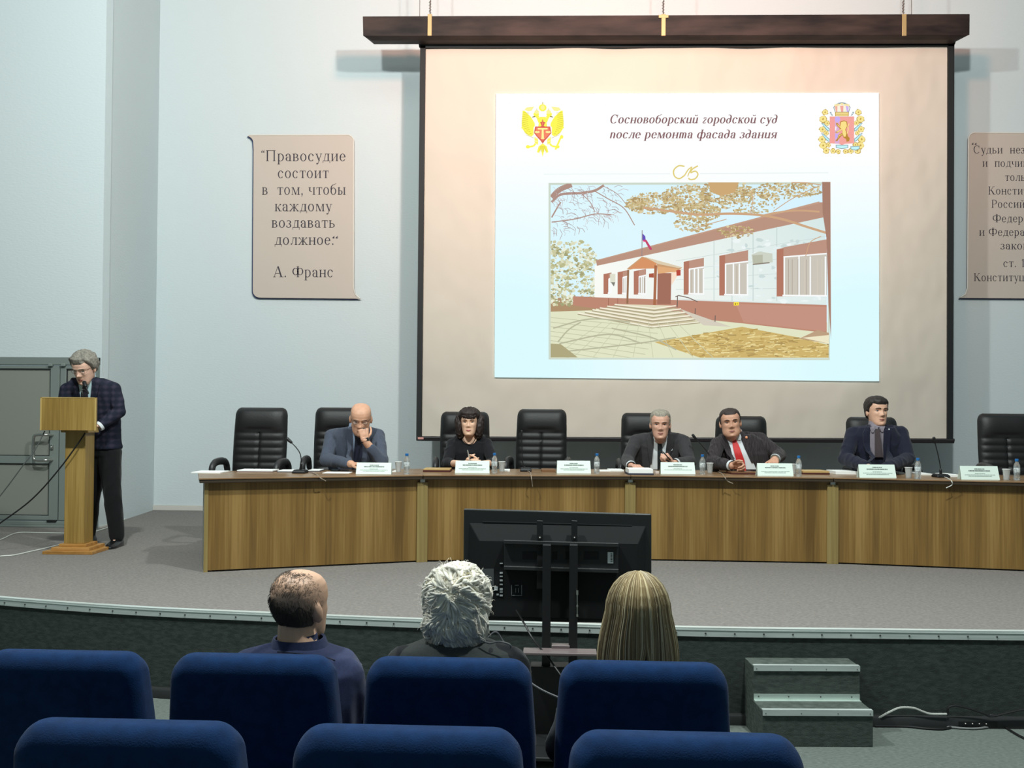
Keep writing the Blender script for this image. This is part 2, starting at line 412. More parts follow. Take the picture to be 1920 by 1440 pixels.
IT['п'] = (stem(.05, 0, .45, 0, 0) + arc(.22, .31, .17, .14, 10, 150) + stem(.31, 0, .35, 0, 0), .48)
IT['т'] = (stem(.05, 0, .45, 0, 0) + arc(.2, .31, .15, .14, 10, 150) + stem(.27, 0, .35, 0, 0) + arc(.42, .31, .15, .14, 10, 150) + stem(.49, 0, .35, 0, 0), .66)
IT['д'] = (arc(.2, .19, .19, .2) + stem(.31, .1, .46, 0, 0) + arc(.2, .46, .19, .2, 0, 120), .48)
IT['г'] = (arc(.2, .34, .14, .11, 20, 165) + diag(.08, .1, .26, .34, .07) + arc(.2, .1, .14, .11, 190, 340), .4)

def text_polys(s, size, x0=0, width=None, shear=0, table=G, bold=0):
    out = []; x = 0
    for ch in s:
        ps, adv = table[ch]
        for p in ps: out.append([(x + a + b * shear, b) for a, b in p])
        x += adv + .035
    k = size if width is None else width / (x - .06)
    return [[(x0 + a * k, b * size) for a, b in p] for p in out], x * k

# ---------------------------------------------------------------- projection screen under its brown housing
SY = 10.8
m_fabric = M('screen_fabric', (208, 196, 182), .9, bump=1, bs=(.9, 1.0, .55), dist=.15, spec=.1)
m_sblack = M('screen_black', (18, 19, 20), .65)
m_stube = M('screen_tube', (44, 38, 40), .5)
m_house = M('brown_housing', (36, 30, 29), .5, var=.45, vs=(1.6, 3, 7), detail=7, col2=(54, 42, 38), spec=.2)
m_brack = M('pale_bracket', (186, 158, 110), .4, .3)
def sp(x, y, off=0): p = at(x, y, SY); return V((p.x, p.y - off, p.z))
screen = thing('projection_screen', sp(1288, 826), 'big white pull-down projection screen with black borders hanging in front of the wall', 'projection screen')
mb = MB(); nx, nz = 90, 60
a, b, c, d = sp(797, 90), sp(1777, 86), sp(789.5, 819), sp(1776, 823)
vs = []
for j in range(nz + 1):
    for i in range(nx + 1):
        u, w = i / nx, j / nz
        p = (a * (1 - u) + b * u) * (1 - w) + (c * (1 - u) + d * u) * w
        ph = u * 9 + 1.7 * w * math.sin(u * 5)
        amp = .0125 * (1 - w) ** 1.8 + .001
        p.y -= amp * (math.sin(ph * 3.1 + w * 2.2) + .6 * math.sin(ph * 5.3 - w * 4)) * math.sin(PI * min(1, max(0, u)))
        vs.append(p)
mb.add(vs, [(j * (nx + 1) + i, j * (nx + 1) + i + 1, (j + 1) * (nx + 1) + i + 1, (j + 1) * (nx + 1) + i) for j in range(nz) for i in range(nx)])
fab = obj('fabric', mb, m_fabric, screen, True, smooth=True, angle=180)
for nm, q in (('side_border', [(788.5, 78), (798.5, 78), (791, 826), (781, 826)]), ('side_border', [(1776, 74), (1787.5, 74), (1785, 828), (1774.5, 828)]), ('top_border', [(788, 74), (1787, 70), (1787, 88.5), (788, 92)])):
    mb = MB(); mb.slab([sp(x, y, .03) for x, y in q], (0, .05, 0)); obj(nm, mb, m_sblack, screen, True, smooth=False)
mb = MB(); p0, p1 = sp(782.5, 822.5), sp(1788, 827)
mb.tube([p0, p1], .026, 14); mb.tube([p0 + V((0, -.015, .012)), p1 + V((0, -.015, .012))], .018, 10)
obj('bottom_bar', mb, m_stube, screen, True)
mb = MB(); q = sp(790, 821.5); mb.bx(q.x - .035, q.x + .03, q.y - .036, q.y - .02, q.z - .012, q.z + .012); obj('bar_sticker', mb, M('red_white_sticker', (214, 150, 140), .5), screen, True, label='small pale red sticker on the end of the bar')

HY = 10.55
house = thing('screen_housing', at(1250, 70, HY), 'long dark brown housing box hanging above the projection screen', 'screen housing')
A, B, Cc, D = at(680, 30.5, HY), at(1818.5, 26, HY), at(1818.5, 65.5, HY), at(680.5, 67.5, HY)
mb = MB()
mb.loft([[V((A.x, HY, A.z)), V((D.x, HY, D.z)), V((D.x + .09, HY + .08, D.z - .022)), V((D.x + .09, HY + .19, D.z - .022)), V((A.x, HY + .19, A.z))],
         [V((B.x, HY, B.z)), V((Cc.x, HY, Cc.z)), V((Cc.x - .11, HY + .08, Cc.z - .022)), V((Cc.x - .11, HY + .19, Cc.z - .022)), V((B.x, HY + .19, B.z))]])
obj('case', mb, m_house, house, True, smooth=False, bevel=.006)
mb = MB(); mb.tube([sp(786, 81) + V((0, 0, 0)), sp(1789, 77)], .05, 14); obj('roller', mb, m_sblack, house, True)
for i, x in enumerate((806, 1244, 1695)):
    t, u = at(x, 29.5, HY), at(x, 66, HY)
    mb = MB(); w = .024
    mb.bx(t.x - w, t.x + w, HY - .014, HY - .002, u.z - .01, t.z + .01); mb.bx(t.x - w, t.x + w, HY - .014, HY + .2, t.z + .004, t.z + .014)
    if i == 1: mb.bx(t.x - .055, t.x + .055, HY - .016, HY - .002, t.z - .03, t.z + .004)
    br = obj('bracket', mb, m_brack, house, True, bevel=.003)
    mb = MB(); cz = t.z + .012
    mb.tube([(t.x, HY + .02, cz), (t.x + .004, HY + .02, cz + .16), (t.x + .004, HY + .02, cz + 2.6)], .006, 6)
    mb.tube([(t.x + .012 * math.cos(k * 1.3), HY + .02 + .012 * math.sin(k * 1.3), cz + .03 + .007 * k) for k in range(20)], .004, 5)
    if i != 1: mb.tube([(t.x - .14 + (.28 if i == 2 else 0), HY + .15, cz), (t.x - .14 + (.26 if i == 2 else 0), HY + .15, cz + 2.6)], .004, 5)
    obj('hanging_cable', mb, M('grey_cable_%d' % i, (112, 104, 98), .5, .4), br, True)

# the picture thrown on the fabric
m_em = EM('projected_light')
class Picture:
    def __init__(s, off, T=lambda p: p, clip=None): s.v = []; s.f = []; s.c = []; s.off = off; s.T = T; s.k = 0; s.clip = clip
    def poly(s, pts, col, step=.00003):
        if s.clip:
            for ax, lim, sg in ((0, s.clip[0], 1), (0, s.clip[1], -1), (1, s.clip[2], 1), (1, s.clip[3], -1)):
                new = []
                for a, b in zip(pts, pts[1:] + pts[:1]):
                    ia, ib = (a[ax] - lim) * sg >= 0, (b[ax] - lim) * sg >= 0
                    if ia != ib:
                        t = (lim - a[ax]) / (b[ax] - a[ax]); q = [a[0] + (b[0] - a[0]) * t, a[1] + (b[1] - a[1]) * t]; q[ax] = lim
                    if ia: new.append(a)
                    if ia != ib: new.append(tuple(q))
                pts = new
                if len(pts) < 3: return s
            if isinstance(col, list) and len(col) != len(pts): col = col[0]
        o = len(s.v); s.k += step
        for p in pts:
            x, y = s.T(p); q = sp(x, y, s.off + s.k); s.v.append(q)
        s.f.append(list(range(o, o + len(pts))))
        cols = col if isinstance(col, list) else [col] * len(pts)
        s.c.append(cols); return s
    def line(s, pts, w, col):
        for (x0, y0), (x1, y1) in zip(pts[:-1], pts[1:]):
            dx_, dy_ = x1 - x0, y1 - y0; L = math.hypot(dx_, dy_) or 1; nx_, ny_ = -dy_ / L * w / 2, dx_ / L * w / 2
            s.poly([(x0 + nx_, y0 + ny_), (x1 + nx_, y1 + ny_), (x1 - nx_, y1 - ny_), (x0 - nx_, y0 - ny_)], col)
    def blob(s, x, y, rx, ry, col, n=10, j=0):
        s.poly([(x + rx * (1 + random.uniform(-j, j)) * math.cos(2 * PI * k / n), y + ry * (1 + random.uniform(-j, j)) * math.sin(2 * PI * k / n)) for k in range(n)], col)
    def obj(s, name, parent, label=None):
        me = bpy.data.meshes.new(name); me.from_pydata([tuple(v) for v in s.v], [], s.f)
        at_ = me.color_attributes.new('Col', 'FLOAT_COLOR', 'CORNER')
        flat = []
        for cols in s.c:
            for c in cols: flat += list(rgb(*c))
        at_.data.foreach_set('color', flat)
        return obj(name, me, m_em, parent, True, smooth=False, label=label)
# slide ground: white, going pale cyan towards its lower part and sides
pic = Picture(.0235); nx, ny = 16, 14
def edgept(u, w):
    tx, ty = 930 + (1646.5 - 930) * u, 177 + (175 - 177) * u
    bx_, by = 927.5 + (1647 - 927.5) * u, 707.5 + (715 - 707.5) * u
    return (tx + (bx_ - tx) * w, ty + (by - ty) * w)
def ground(u, w):
    k = max(0, min(1, (w - .22) / .5)) * (.35 + .65 * min(1, abs(u - .5) * 2.4)); k = min(1, k + .25 * max(0, w - .6))
    return (255 - 36 * k, 255 - 4 * k, 255)
for j in range(ny):
    for i in range(nx):
        q = [(i / nx, j / ny), (i / nx, (j + 1) / ny), ((i + 1) / nx, (j + 1) / ny), ((i + 1) / nx, j / ny)]
        pic.poly([edgept(*t) for t in q], [ground(*t) for t in q], 0)
slide = pic.obj('slide', screen, 'bright white and pale blue slide thrown on the fabric')
# heading
pic = Picture(.0242)
for line, x0, w, base in (('Сосновоборский городской суд', 1142, 318, 232.5), ('после ремонта фасада здания', 1142, 317, 260.5)):
    TK, TN = .1, .04
    ps, _ = text_polys(line, 24.5, 0, w - 5, .24, IT)
    for p in ps:
        pic.poly([(x0 + a, base - b) for a, b in p], (134, 98, 100), 0)
        pic.poly([(x0 + a + .9, base - b) for a, b in p], (134, 98, 100), 0)
pic.obj('heading_text', slide, 'brown slanted two-line heading')
pic = Picture(.0242)
pic.line([(1020, 327.5), (1256, 327)], 1, (222, 238, 236)); pic.line([(1312, 326.5), (1552, 325)], 1, (222, 238, 236))
def curve2(pts, n=7): return [(p.x, p.y) for p in spline([(x, y, 0) for x, y in pts], n)]
gold = (226, 208, 120)
for pts, w in (([(1283, 313), (1272, 312), (1263, 320), (1264, 331), (1273, 336), (1283, 330)], 2.6), ([(1283, 330), (1290, 319), (1297, 314)], 2.2), ([(1297, 314), (1291, 326), (1289, 332)], 1.8), ([(1308, 312), (1298, 318), (1294, 325), (1303, 322), (1308, 328), (1303, 336), (1294, 338), (1290, 335)], 2.6)):
    pic.line(curve2(pts), w, gold)
pic.obj('flourish', slide, 'golden curled ornament with thin lines')
# double-headed eagle
pic = Picture(.0242, lambda p: (950 + p[0] / 10.286, 170 + p[1] / 10.286))
ye, yl, yd, rd, rdd = (255, 250, 92), (255, 248, 160), (214, 190, 70), (250, 140, 110), (222, 106, 90)
for sx in (1, -1):
    def X(x): return 695 + sx * (x - 695)
    pic.poly([(X(310), 400), (X(345), 400), (X(470), 520), (X(540), 640), (X(545), 690), (X(520), 720), (X(520), 870), (X(440), 885), (X(360), 830), (X(300), 740), (X(290), 660)], ye)
    for k in range(13):
        a = k / 12; x0, y0 = 320 + 60 * a - 60 * math.sin(a * 3), 440 + 420 * a
        pic.line([(X(x0), y0), (X(x0 + 110 + 40 * a), y0 + 30 + 60 * (a - .4))], 7, yd)
    for k in range(8): pic.poly([(X(300 + 24 * k), 690 + 24 * k), (X(280 + 26 * k), 740 + 23 * k), (X(330 + 24 * k), 730 + 22 * k)], ye)
    pic.poly([(X(345), 385), (X(380), 340), (X(450), 330), (X(530), 325), (X(480), 400), (X(420), 410)], yl)
    pic.line([(X(640), 620), (X(610), 540), (X(575), 490), (X(560), 470)], 60, ye)
    pic.blob(X(570), 470, 55, 45, ye); pic.poly([(X(540), 500), (X(492), 520), (X(500), 530), (X(560), 520)], (150, 140, 60))
    pic.blob(X(580), 425, 45, 38, yl); pic.line([(X(580), 395), (X(580), 360)], 8, yd)
    pic.line([(X(560), 930), (X(570), 1020), (X(520), 1080), (X(440), 1095)], 34, ye)
    pic.blob(X(410), 1095, 40, 35, ye)
    for k in range(5): pic.poly([(X(530), 900 + 30 * k), (X(600), 930 + 25 * k), (X(610), 985 + 18 * k), (X(550), 960 + 20 * k)], ye if k % 2 else yl)
pic.line([(940, 1150), (1050, 900)], 34, ye); pic.blob(1060, 905, 32, 38, ye)
pic.blob(695, 345, 75, 70, ye); pic.blob(695, 340, 40, 45, yl); pic.line([(695, 280), (695, 235)], 10, yd); pic.line([(680, 255), (712, 255)], 8, yd)
pic.poly([(640, 520), (750, 520), (790, 760), (720, 1010), (670, 1010), (600, 760)], ye)
for sx in (-1, 0, 1): pic.poly([(695, 1030), (695 + sx * 40 - 40, 1090), (695 + sx * 90 - 20, 1200), (695 + sx * 40, 1290 - abs(sx) * 70), (695 + sx * 90 + 20, 1200), (695 + sx * 40 + 40, 1090)], ye)
for k in range(7): pic.line([(660 + k * 12, 1080), (620 + k * 25, 1190)], 6, yd)
pic.poly([(695, 560), (715, 620), (745, 620), (715, 690), (740, 705), (840, 705), (862, 830), (800, 910), (730, 985), (695, 1035), (660, 985), (590, 910), (528, 830), (550, 705), (650, 705), (675, 690), (645, 620), (675, 620)], rdd)
pic.poly([(695, 590), (708, 650), (695, 700), (682, 650)], rd); pic.poly([(575, 725), (815, 725), (838, 825), (790, 890), (695, 975), (600, 890), (552, 825)], rd)
pic.poly([(600, 735), (790, 735), (790, 762), (712, 765), (718, 930), (735, 945), (655, 945), (672, 930), (678, 765), (600, 762)], yl)
for x in (590, 800): pic.blob(x, 812, 50, 20, yl); pic.line([(x, 750), (x, 810)], 6, rdd)
pic.obj('eagle_emblem', slide, 'yellow double-headed eagle emblem with a red shield')
# coat of arms with the lion
pic = Picture(.0242, lambda p: (1510 + p[0] / 10.286, 170 + p[1] / 10.286))
gl, gd, bl, ol = (250, 232, 150), (196, 166, 84), (196, 246, 250), (130, 150, 160)
for sx in (1, -1):
    def X(x): return 690 + sx * (x - 690)
    for (cx, cy, n, r) in ((370, 430, 7, 60), (330, 560, 9, 75), (410, 640, 6, 55), (320, 760, 8, 65), (390, 830, 6, 50), (310, 950, 9, 75), (330, 1070, 9, 75), (430, 1060, 6, 50), (390, 1170, 8, 65), (520, 1180, 6, 55), (620, 1190, 6, 50)):
        pic.blob(X(cx), cy, r * 1.0, r * .95, gd, 14, .2)
        for k in range(n):
            a = 2 * PI * k / n + cx
            x_, y_ = cx + r * .55 * math.cos(a), cy + r * .55 * math.sin(a); pic.blob(X(x_), y_, r * .36, r * .3, gl, 7, .2)
    for y in (650, 850):
        pic.poly([(X(290), y - 12), (X(330), y - 8), (X(455), y + 95), (X(450), y + 155), (X(400), y + 130)], ol); pic.poly([(X(305), y), (X(330), y + 4), (X(446), y + 105), (X(440), y + 140), (X(405), y + 115)], bl)
    pic.poly([(X(455), 440), (X(480), 420), (X(520), 500), (X(490), 490)], ol); pic.poly([(X(470), 450), (X(482), 440), (X(510), 490)], (235, 250, 255))
pic.poly([(455, 515), (925, 515), (925, 1030), (750, 1040), (690, 1065), (630, 1040), (455, 1030)], (246, 168, 160))
pic.poly([(555, 515), (640, 515), (640, 1035), (555, 1035)], (224, 178, 214)); pic.blob(605, 570, 55, 55, (204, 178, 245)); pic.poly([(560, 850), (620, 850), (600, 930), (560, 930)], (200, 176, 244))
li, ld = (252, 226, 140), (190, 140, 60)
pic.poly([(660, 610), (730, 590), (790, 610), (800, 700), (770, 760), (790, 840), (810, 900), (840, 930), (830, 990), (780, 1000), (770, 950), (720, 920), (700, 870), (650, 920), (620, 960), (600, 990), (560, 985), (600, 940), (620, 870), (700, 830), (690, 770), (600, 835), (555, 820), (660, 760), (590, 690), (570, 640), (610, 640), (650, 700)], ld)
pic.poly([(675, 625), (730, 605), (775, 620), (785, 700), (755, 765), (775, 845), (760, 900), (725, 905), (710, 850), (640, 890), (610, 950), (630, 880), (705, 845), (695, 765), (610, 820), (580, 815), (680, 750), (610, 690), (600, 655), (655, 715)], li)
pic.line([(790, 840), (815, 760), (800, 700), (830, 650)], 16, li); pic.poly([(590, 720), (560, 700), (555, 770), (575, 790)], (240, 240, 250))
pic.poly([(555, 430), (525, 340), (560, 290), (620, 255), (690, 240), (760, 255), (820, 290), (855, 340), (825, 430)], ol)
pic.poly([(565, 425), (540, 345), (570, 300), (690, 255), (810, 300), (840, 345), (815, 425)], (250, 244, 226))
for x0, x1, c in ((560, 600, (244, 178, 160)), (660, 715, (244, 172, 160)), (770, 815, (206, 182, 244))): pic.poly([(x0 + 15, 425), (x1, 425), (x1 + 4, 305), (x0 - 8, 310)], c)
for x in (570, 620, 690, 760, 810): pic.blob(x, 275 + abs(x - 690) * .2, 30, 22, (250, 232, 170))
pic.poly([(555, 430), (825, 430), (820, 510), (560, 510)], gd); pic.poly([(570, 440), (810, 440), (806, 498), (574, 498)], (250, 226, 150)); pic.line([(575, 470), (806, 470)], 12, gd)
pic.poly([(570, 1060), (810, 1060), (810, 1120), (690, 1140), (575, 1120)], ol); pic.poly([(582, 1070), (798, 1070), (798, 1112), (690, 1128), (588, 1112)], bl)
pic.poly([(850, 1090), (1030, 1080), (1030, 1140), (960, 1170), (860, 1150)], ol); pic.poly([(864, 1100), (1018, 1092), (1018, 1130), (960, 1156), (870, 1140)], bl)
pic.obj('coat_of_arms', slide, 'coat of arms with a golden lion on red in a wreath')
# photograph of the low court building
pic = Picture(.0242, lambda p: (1020 + p[0] / 3.491, 330 + p[1] / 3.491))
pic.poly([(30, 48), (1870, 44), (1866, 1206), (30, 1202)], (206, 218, 204)); pic.poly([(44, 62), (1856, 58), (1854, 1192), (44, 1190)], [(222, 248, 255), (214, 242, 255), (226, 246, 252), (216, 244, 255)])
pic.clip = (44, 1855, 60, 1191)
pic.poly([(300, 860), (1850, 960), (1854, 1192), (44, 1190), (44, 880)], (226, 230, 198))
def rr(a, b): return random.uniform(a, b)
pic.poly([(44, 800), (340, 790), (340, 880), (44, 890)], (176, 146, 112))
for k in range(700):
    x, y = 45 + 300 * abs(rr(0, 1)) ** 1.1, rr(430, 850); s_ = rr(4, 15)
    if x < 345 - max(0, 560 - y) * .9 + 40: pic.blob(x, y, s_, s_ * .8, random.choice([(186, 186, 140), (204, 202, 162), (222, 222, 190), (166, 164, 122), (236, 240, 222)]), 6, .4)
pic.poly([(330, 590), (1830, 265), (1842, 850), (330, 800)], [(250, 252, 246), (214, 232, 230), (222, 236, 234), (250, 250, 244)])
pic.poly([(340, 560), (1795, 178), (1842, 178), (1842, 272), (345, 592)], (188, 148, 130)); pic.poly([(340, 555), (1795, 172), (1795, 184), (340, 562)], (196, 158, 136))
for k in range(6): x = 1108 + [0, 118, 255, 410, 0, 0][k]; pic.line([(x, 430 - (x - 1108) * .21), (x, 822)], 4, (190, 206, 204))
for k in range(5): pic.line([(860, 560 + 62 * k), (1842, 400 + 112 * k)], 3, (204, 216, 214))
for k in range(120): pic.blob(rr(1100, 1830), rr(420, 830), rr(5, 26), rr(4, 16), random.choice([(238, 246, 246), (204, 220, 218), (228, 240, 240)]), 6, .4)
pic.poly([(190, 790), (350, 798), (1842, 848), (1842, 1030), (1300, 968), (330, 870), (190, 850)], (190, 138, 118)); pic.poly([(1250, 840), (1842, 860), (1842, 1020), (1300, 960)], (198, 148, 130))
for x in range(420, 540, 60): pic.line([(x, 802), (x, 860)], 3, (150, 96, 80))
br, gr, wf = (180, 122, 102), (204, 198, 186), (250, 252, 252)
for (x0, x1, y0, y1, rv) in ((388, 440, 636, 776, 34), (480, 550, 620, 778, 34), (585, 665, 612, 780, 34), (910, 1042, 540, 780, 36), (1142, 1330, 490, 786, 38), (1516, 1842, 420, 792, 44)):
    sl = (x1 - x0) * .2
    pic.poly([(x0, y0 + sl), (x1, y0), (x1, y1), (x0, y1)], br); pic.poly([(x0 + rv, y0 + sl * .8), (x1, y0), (x1, y1 - 6), (x0 + rv, y1 - 6)], (190, 148, 130))
    pic.poly([(x0 + rv, y0 + (y1 - y0) * .3), (x1, y0 + (y1 - y0) * .24), (x1, y1 - 8), (x0 + rv, y1 - 8)], gr)
    W = x1 - x0 - rv
    for q in range(7): xx = x0 + rv + W * rr(0, 1); pic.line([(xx, y0 + (y1 - y0) * .35), (xx, y1 - 12)], 4, random.choice([(214, 206, 190), (176, 164, 150)]))
    for u in (0.02, .36, .62, .97): pic.line([(x0 + rv + W * u, y0 + (y1 - y0) * .3), (x0 + rv + W * u, y1 - 8)], 9 if W > 60 else 6, wf)
    pic.line([(x0 + rv, y0 + (y1 - y0) * .31), (x1, y0 + (y1 - y0) * .25)], 9, wf); pic.line([(x0 + rv - 6, y1 - 6), (x1 + 2, y1 - 4)], 10, wf)
pic.poly([(1352, 520), (1400, 500), (1488, 512), (1490, 570), (1360, 580)], (206, 212, 198)); pic.poly([(1358, 524), (1425, 520), (1425, 576), (1362, 578)], (186, 188, 170)); pic.line([(1360, 584), (1470, 572)], 8, (140, 130, 116))
pic.poly([(430, 645), (465, 645), (465, 700), (432, 704)], (224, 224, 206)); pic.poly([(436, 700), (464, 700), (456, 728)], (130, 130, 120))
pic.line([(640, 360), (638, 530)], 5, (150, 140, 140)); pic.poly([(642, 382), (660, 400), (664, 436), (642, 428)], (104, 88, 190)); pic.poly([(650, 420), (668, 424), (706, 486), (690, 490)], (196, 74, 110)); pic.poly([(642, 425), (660, 430), (652, 440)], (240, 70, 120))
pic.poly([(740, 640), (830, 640), (826, 842), (738, 842)], (164, 112, 96)); pic.poly([(830, 640), (900, 610), (830, 720)], (250, 226, 204))
pic.poly([(540, 612), (640, 532), (730, 560), (900, 604), (866, 630), (740, 640), (735, 580), (560, 618)], (204, 160, 118)); pic.poly([(552, 614), (640, 540), (732, 570), (736, 610)], (216, 150, 104)); pic.poly([(655, 534), (735, 556), (900, 602), (880, 608), (740, 580)], (222, 206, 178))
pic.poly([(742, 596), (870, 612), (866, 632), (742, 644)], (226, 174, 126)); pic.poly([(862, 622), (890, 618), (890, 656), (864, 658)], (186, 76, 64)); pic.poly([(684, 644), (716, 640), (716, 670), (684, 668)], (172, 92, 72))
pic.line([(549, 618), (543, 840)], 13, (150, 112, 84)); pic.line([(728, 590), (720, 856)], 18, (170, 110, 78))
for k in range(6):
    f0 = k / 5; pic.poly([(470 - 250 * f0, 842 + 58 * f0), (860 + 160 * f0, 852 + 100 * f0), (720 - 20 * f0, 880 + 112 * f0)], (206, 196, 164) if k % 2 else (226, 218, 190), .00002)
for k in range(6):
    f0 = k / 5; pic.line([(460 - 240 * f0, 844 + 56 * f0), (720 - 20 * f0, 872 + 118 * f0), (860 + 165 * f0, 852 + 108 * f0)], 8, (246, 240, 220)); pic.line([(450 - 230 * f0, 852 + 56 * f0), (720 - 20 * f0, 884 + 114 * f0), (862 + 155 * f0, 864 + 100 * f0)], 6, (170, 160, 130))
pic.poly([(880, 870), (960, 900), (1220, 990), (1040, 980)], (214, 206, 190))
for p in ([(856, 796), (875, 786), (940, 800), (1000, 826)], [(870, 790), (868, 862)], [(986, 870), (984, 908)], [(1116, 916), (1114, 958)]): pic.line(p, 6, (120, 104, 96))
pic.poly([(1236, 830), (1270, 828), (1270, 850), (1236, 852)], (250, 224, 70)); pic.poly([(1244, 836), (1250, 836), (1250, 847), (1244, 847)], (130, 110, 40)); pic.poly([(1256, 836), (1262, 836), (1258, 847)], (130, 110, 40))
pic.poly([(720, 1090), (1290, 990), (1660, 1060), (1854, 1110), (1854, 1192), (1020, 1192)], (206, 180, 112))
for k in range(420):
    x = rr(800, 1850); y = rr(1010, 1188)
    if y > 1085 - (x - 720) * .17 and y > 1000 + (x - 1290) * .16 and y < 1100 + (x - 730) * .32: pic.line([(x, y), (x + rr(10, 60), y + rr(-8, 6))], rr(3, 8), random.choice([(224, 202, 138), (186, 156, 90), (236, 220, 160), (172, 146, 92)]))
pic.poly([(1660, 1068), (1780, 1012), (1854, 1030), (1854, 1100)], (190, 160, 130)); pic.poly([(1680, 1062), (1854, 1044), (1854, 1100)], (238, 232, 200))
for k in range(9):
    pic.line([(44, 930 + 30 * k), (760 - 20 * k, 1000 + 34 * k)], 4, (196, 198, 168)); pic.line([(60 + 130 * k, 1190), (380 + 60 * k, 960)], 4, (204, 206, 176))
for p in ([(60, 1000), (300, 940), (560, 960)], [(100, 1100), (420, 1040), (640, 1100)], [(150, 1150), (600, 1100), (860, 1060)], [(440, 1000), (700, 1060), (860, 1140)], [(90, 1090), (160, 1010), (240, 960)]): pic.line(curve2(p), 9, (186, 186, 158))
pic.poly([(44, 1100), (110, 1104), (220, 1190), (44, 1190)], (176, 168, 128))
tb = (176, 144, 132)
for p, w in (([(50, 180), (110, 130), (240, 120), (330, 105), (390, 70)], 16), ([(50, 150), (100, 100), (180, 66)], 34), ([(50, 310), (200, 290), (330, 258), (440, 262)], 7), ([(330, 108), (420, 160), (520, 220), (590, 330)], 6), ([(240, 122), (300, 180), (330, 240)], 5), ([(50, 280), (90, 210), (110, 180)], 9), ([(380, 72), (480, 130), (560, 230)], 4)): pic.line(curve2(p), w, tb)
for k in range(170):
    x, y = rr(50, 480), rr(70, 420); a = rr(-.6, 1.2); L = rr(20, 80)
    if y < 430 - x * .35: pic.line([(x, y), (x + L * .6 * math.cos(a), y + L * .5 * math.sin(a)), (x + L * math.cos(a + .4), y + L * math.sin(a + .4))], rr(1.5, 3.5), random.choice([(176, 152, 148), (200, 182, 180), (160, 136, 130)]))
ndl = [(206, 186, 140), (190, 168, 118), (222, 206, 166), (176, 150, 106), (196, 180, 130)]
for (cx, cy, rx_, ry_, n) in ((720, 190, 190, 70, 150), (930, 150, 160, 80, 140), (1000, 250, 150, 60, 120), (1180, 120, 170, 80, 160), (1330, 180, 200, 80, 90), (1560, 110, 240, 55, 110), (960, 330, 120, 50, 50), (1250, 380, 130, 40, 40), (600, 200, 60, 40, 40)):
    for k in range(int(n * 2.4)):
        a = rr(0, 2 * PI); r_ = math.sqrt(rr(0, 1)); x, y = cx + rx_ * r_ * math.cos(a), cy + ry_ * r_ * math.sin(a)
        if y > 66 and x < 1800: pic.blob(x, y, rr(3, 14), rr(3, 9), random.choice(ndl), 6, .5)
pic.poly([(1060, 62), (1260, 62), (1230, 130), (1140, 150), (1080, 120)], (206, 170, 120))
for p, w in (([(1830, 390), (1700, 350), (1540, 300), (1380, 272), (1200, 264), (1000, 270), (830, 250), (640, 225)], 15), ([(1780, 252), (1640, 244), (1500, 258), (1400, 280)], 12), ([(1760, 90), (1600, 170), (1480, 250)], 5), ([(1340, 120), (1350, 180), (1330, 270)], 5), ([(1180, 300), (1040, 340), (950, 380)], 5), ([(1790, 80), (1700, 66), (1600, 64)], 6), ([(1690, 540), (1720, 450), (1790, 410)], 5)): pic.line(curve2(p), w, (206, 168, 132))
pic.poly([(1796, 60), (1850, 60), (1854, 1080), (1838, 860), (1824, 420), (1800, 260)], (168, 128, 112))
pic.obj('building_photo', slide, 'picture of a low white and brown court building with pine branches')

# ---------------------------------------------------------------- two scroll-shaped quotation boards
m_board = M('beige_board', (198, 184, 172), .6, spec=.3)
m_edge_shade = M('navy_edge_shade', (44, 54, 92), .6)
m_lip = M('pale_board_lip', (226, 218, 206), .5)
m_ink = M('dark_lettering', (52, 46, 58), .7)
BY = WY - .045
def board(name, outline, inner, lines, size, label):
    c = at(sum(p[0] for p in outline) / len(outline), max(p[1] for p in outline), BY)
    t = thing(name, c, label, 'sign')
    mb = MB(); mb.slab([at(x, y, BY) for x, y in outline], (0, .024, 0)); obj('panel', mb, m_board, t, True, smooth=False)
    mb = MB(); mb.slab([at(x - 1.8, y + 2.2, BY + .022) for x, y in outline], (0, .008, 0)); obj('shade_plate', mb, m_edge_shade, t, True, smooth=False, label='navy blue plate standing in for the edge shadow')  # navy plate shifted left and down paints the shadow along the panel edge
    mb = MB()
    for p, q in zip(inner[:-1], inner[1:]):
        a, b = at(*p, BY), at(*q, BY); mb.tube([a, b], .007, 6)
    obj('edge_lip', mb, m_lip, t, True)
    mb = MB()
    for s, x0, w, base in lines:
        ps, _ = text_polys(s, size, 0, w)
        for p in ps: mb.add([at(x0 + a, base - b, BY - .002) for a, b in p], [list(range(len(p)))])
    obj('lettering', mb, m_ink, t, True, smooth=False)
    return t
def qarc(cx, cy, r, a0, a1, n=6): return [(cx + r * math.cos(math.radians(a0 + (a1 - a0) * k / n)), cy - r * math.sin(math.radians(a0 + (a1 - a0) * k / n))) for k in range(n + 1)]
O = [(466, 253)] + qarc(651, 265, 12, 90, 0) + [(663, 540)] + qarc(678, 545, 15, 180, 265)[1:] + [(674, 560)] + qarc(487, 545, 13, 270, 180) + [(475.5, 280)] + qarc(462, 268, 13, 0, 75)[1:]
TK, TN = .082, .03
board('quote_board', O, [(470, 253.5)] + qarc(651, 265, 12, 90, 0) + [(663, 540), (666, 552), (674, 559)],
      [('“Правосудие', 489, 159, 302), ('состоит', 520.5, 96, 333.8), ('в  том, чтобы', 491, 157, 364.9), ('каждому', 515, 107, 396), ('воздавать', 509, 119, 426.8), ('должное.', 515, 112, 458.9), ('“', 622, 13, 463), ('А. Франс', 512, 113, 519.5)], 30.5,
      'beige scroll-shaped wall board with the quotation signed А. Франс')
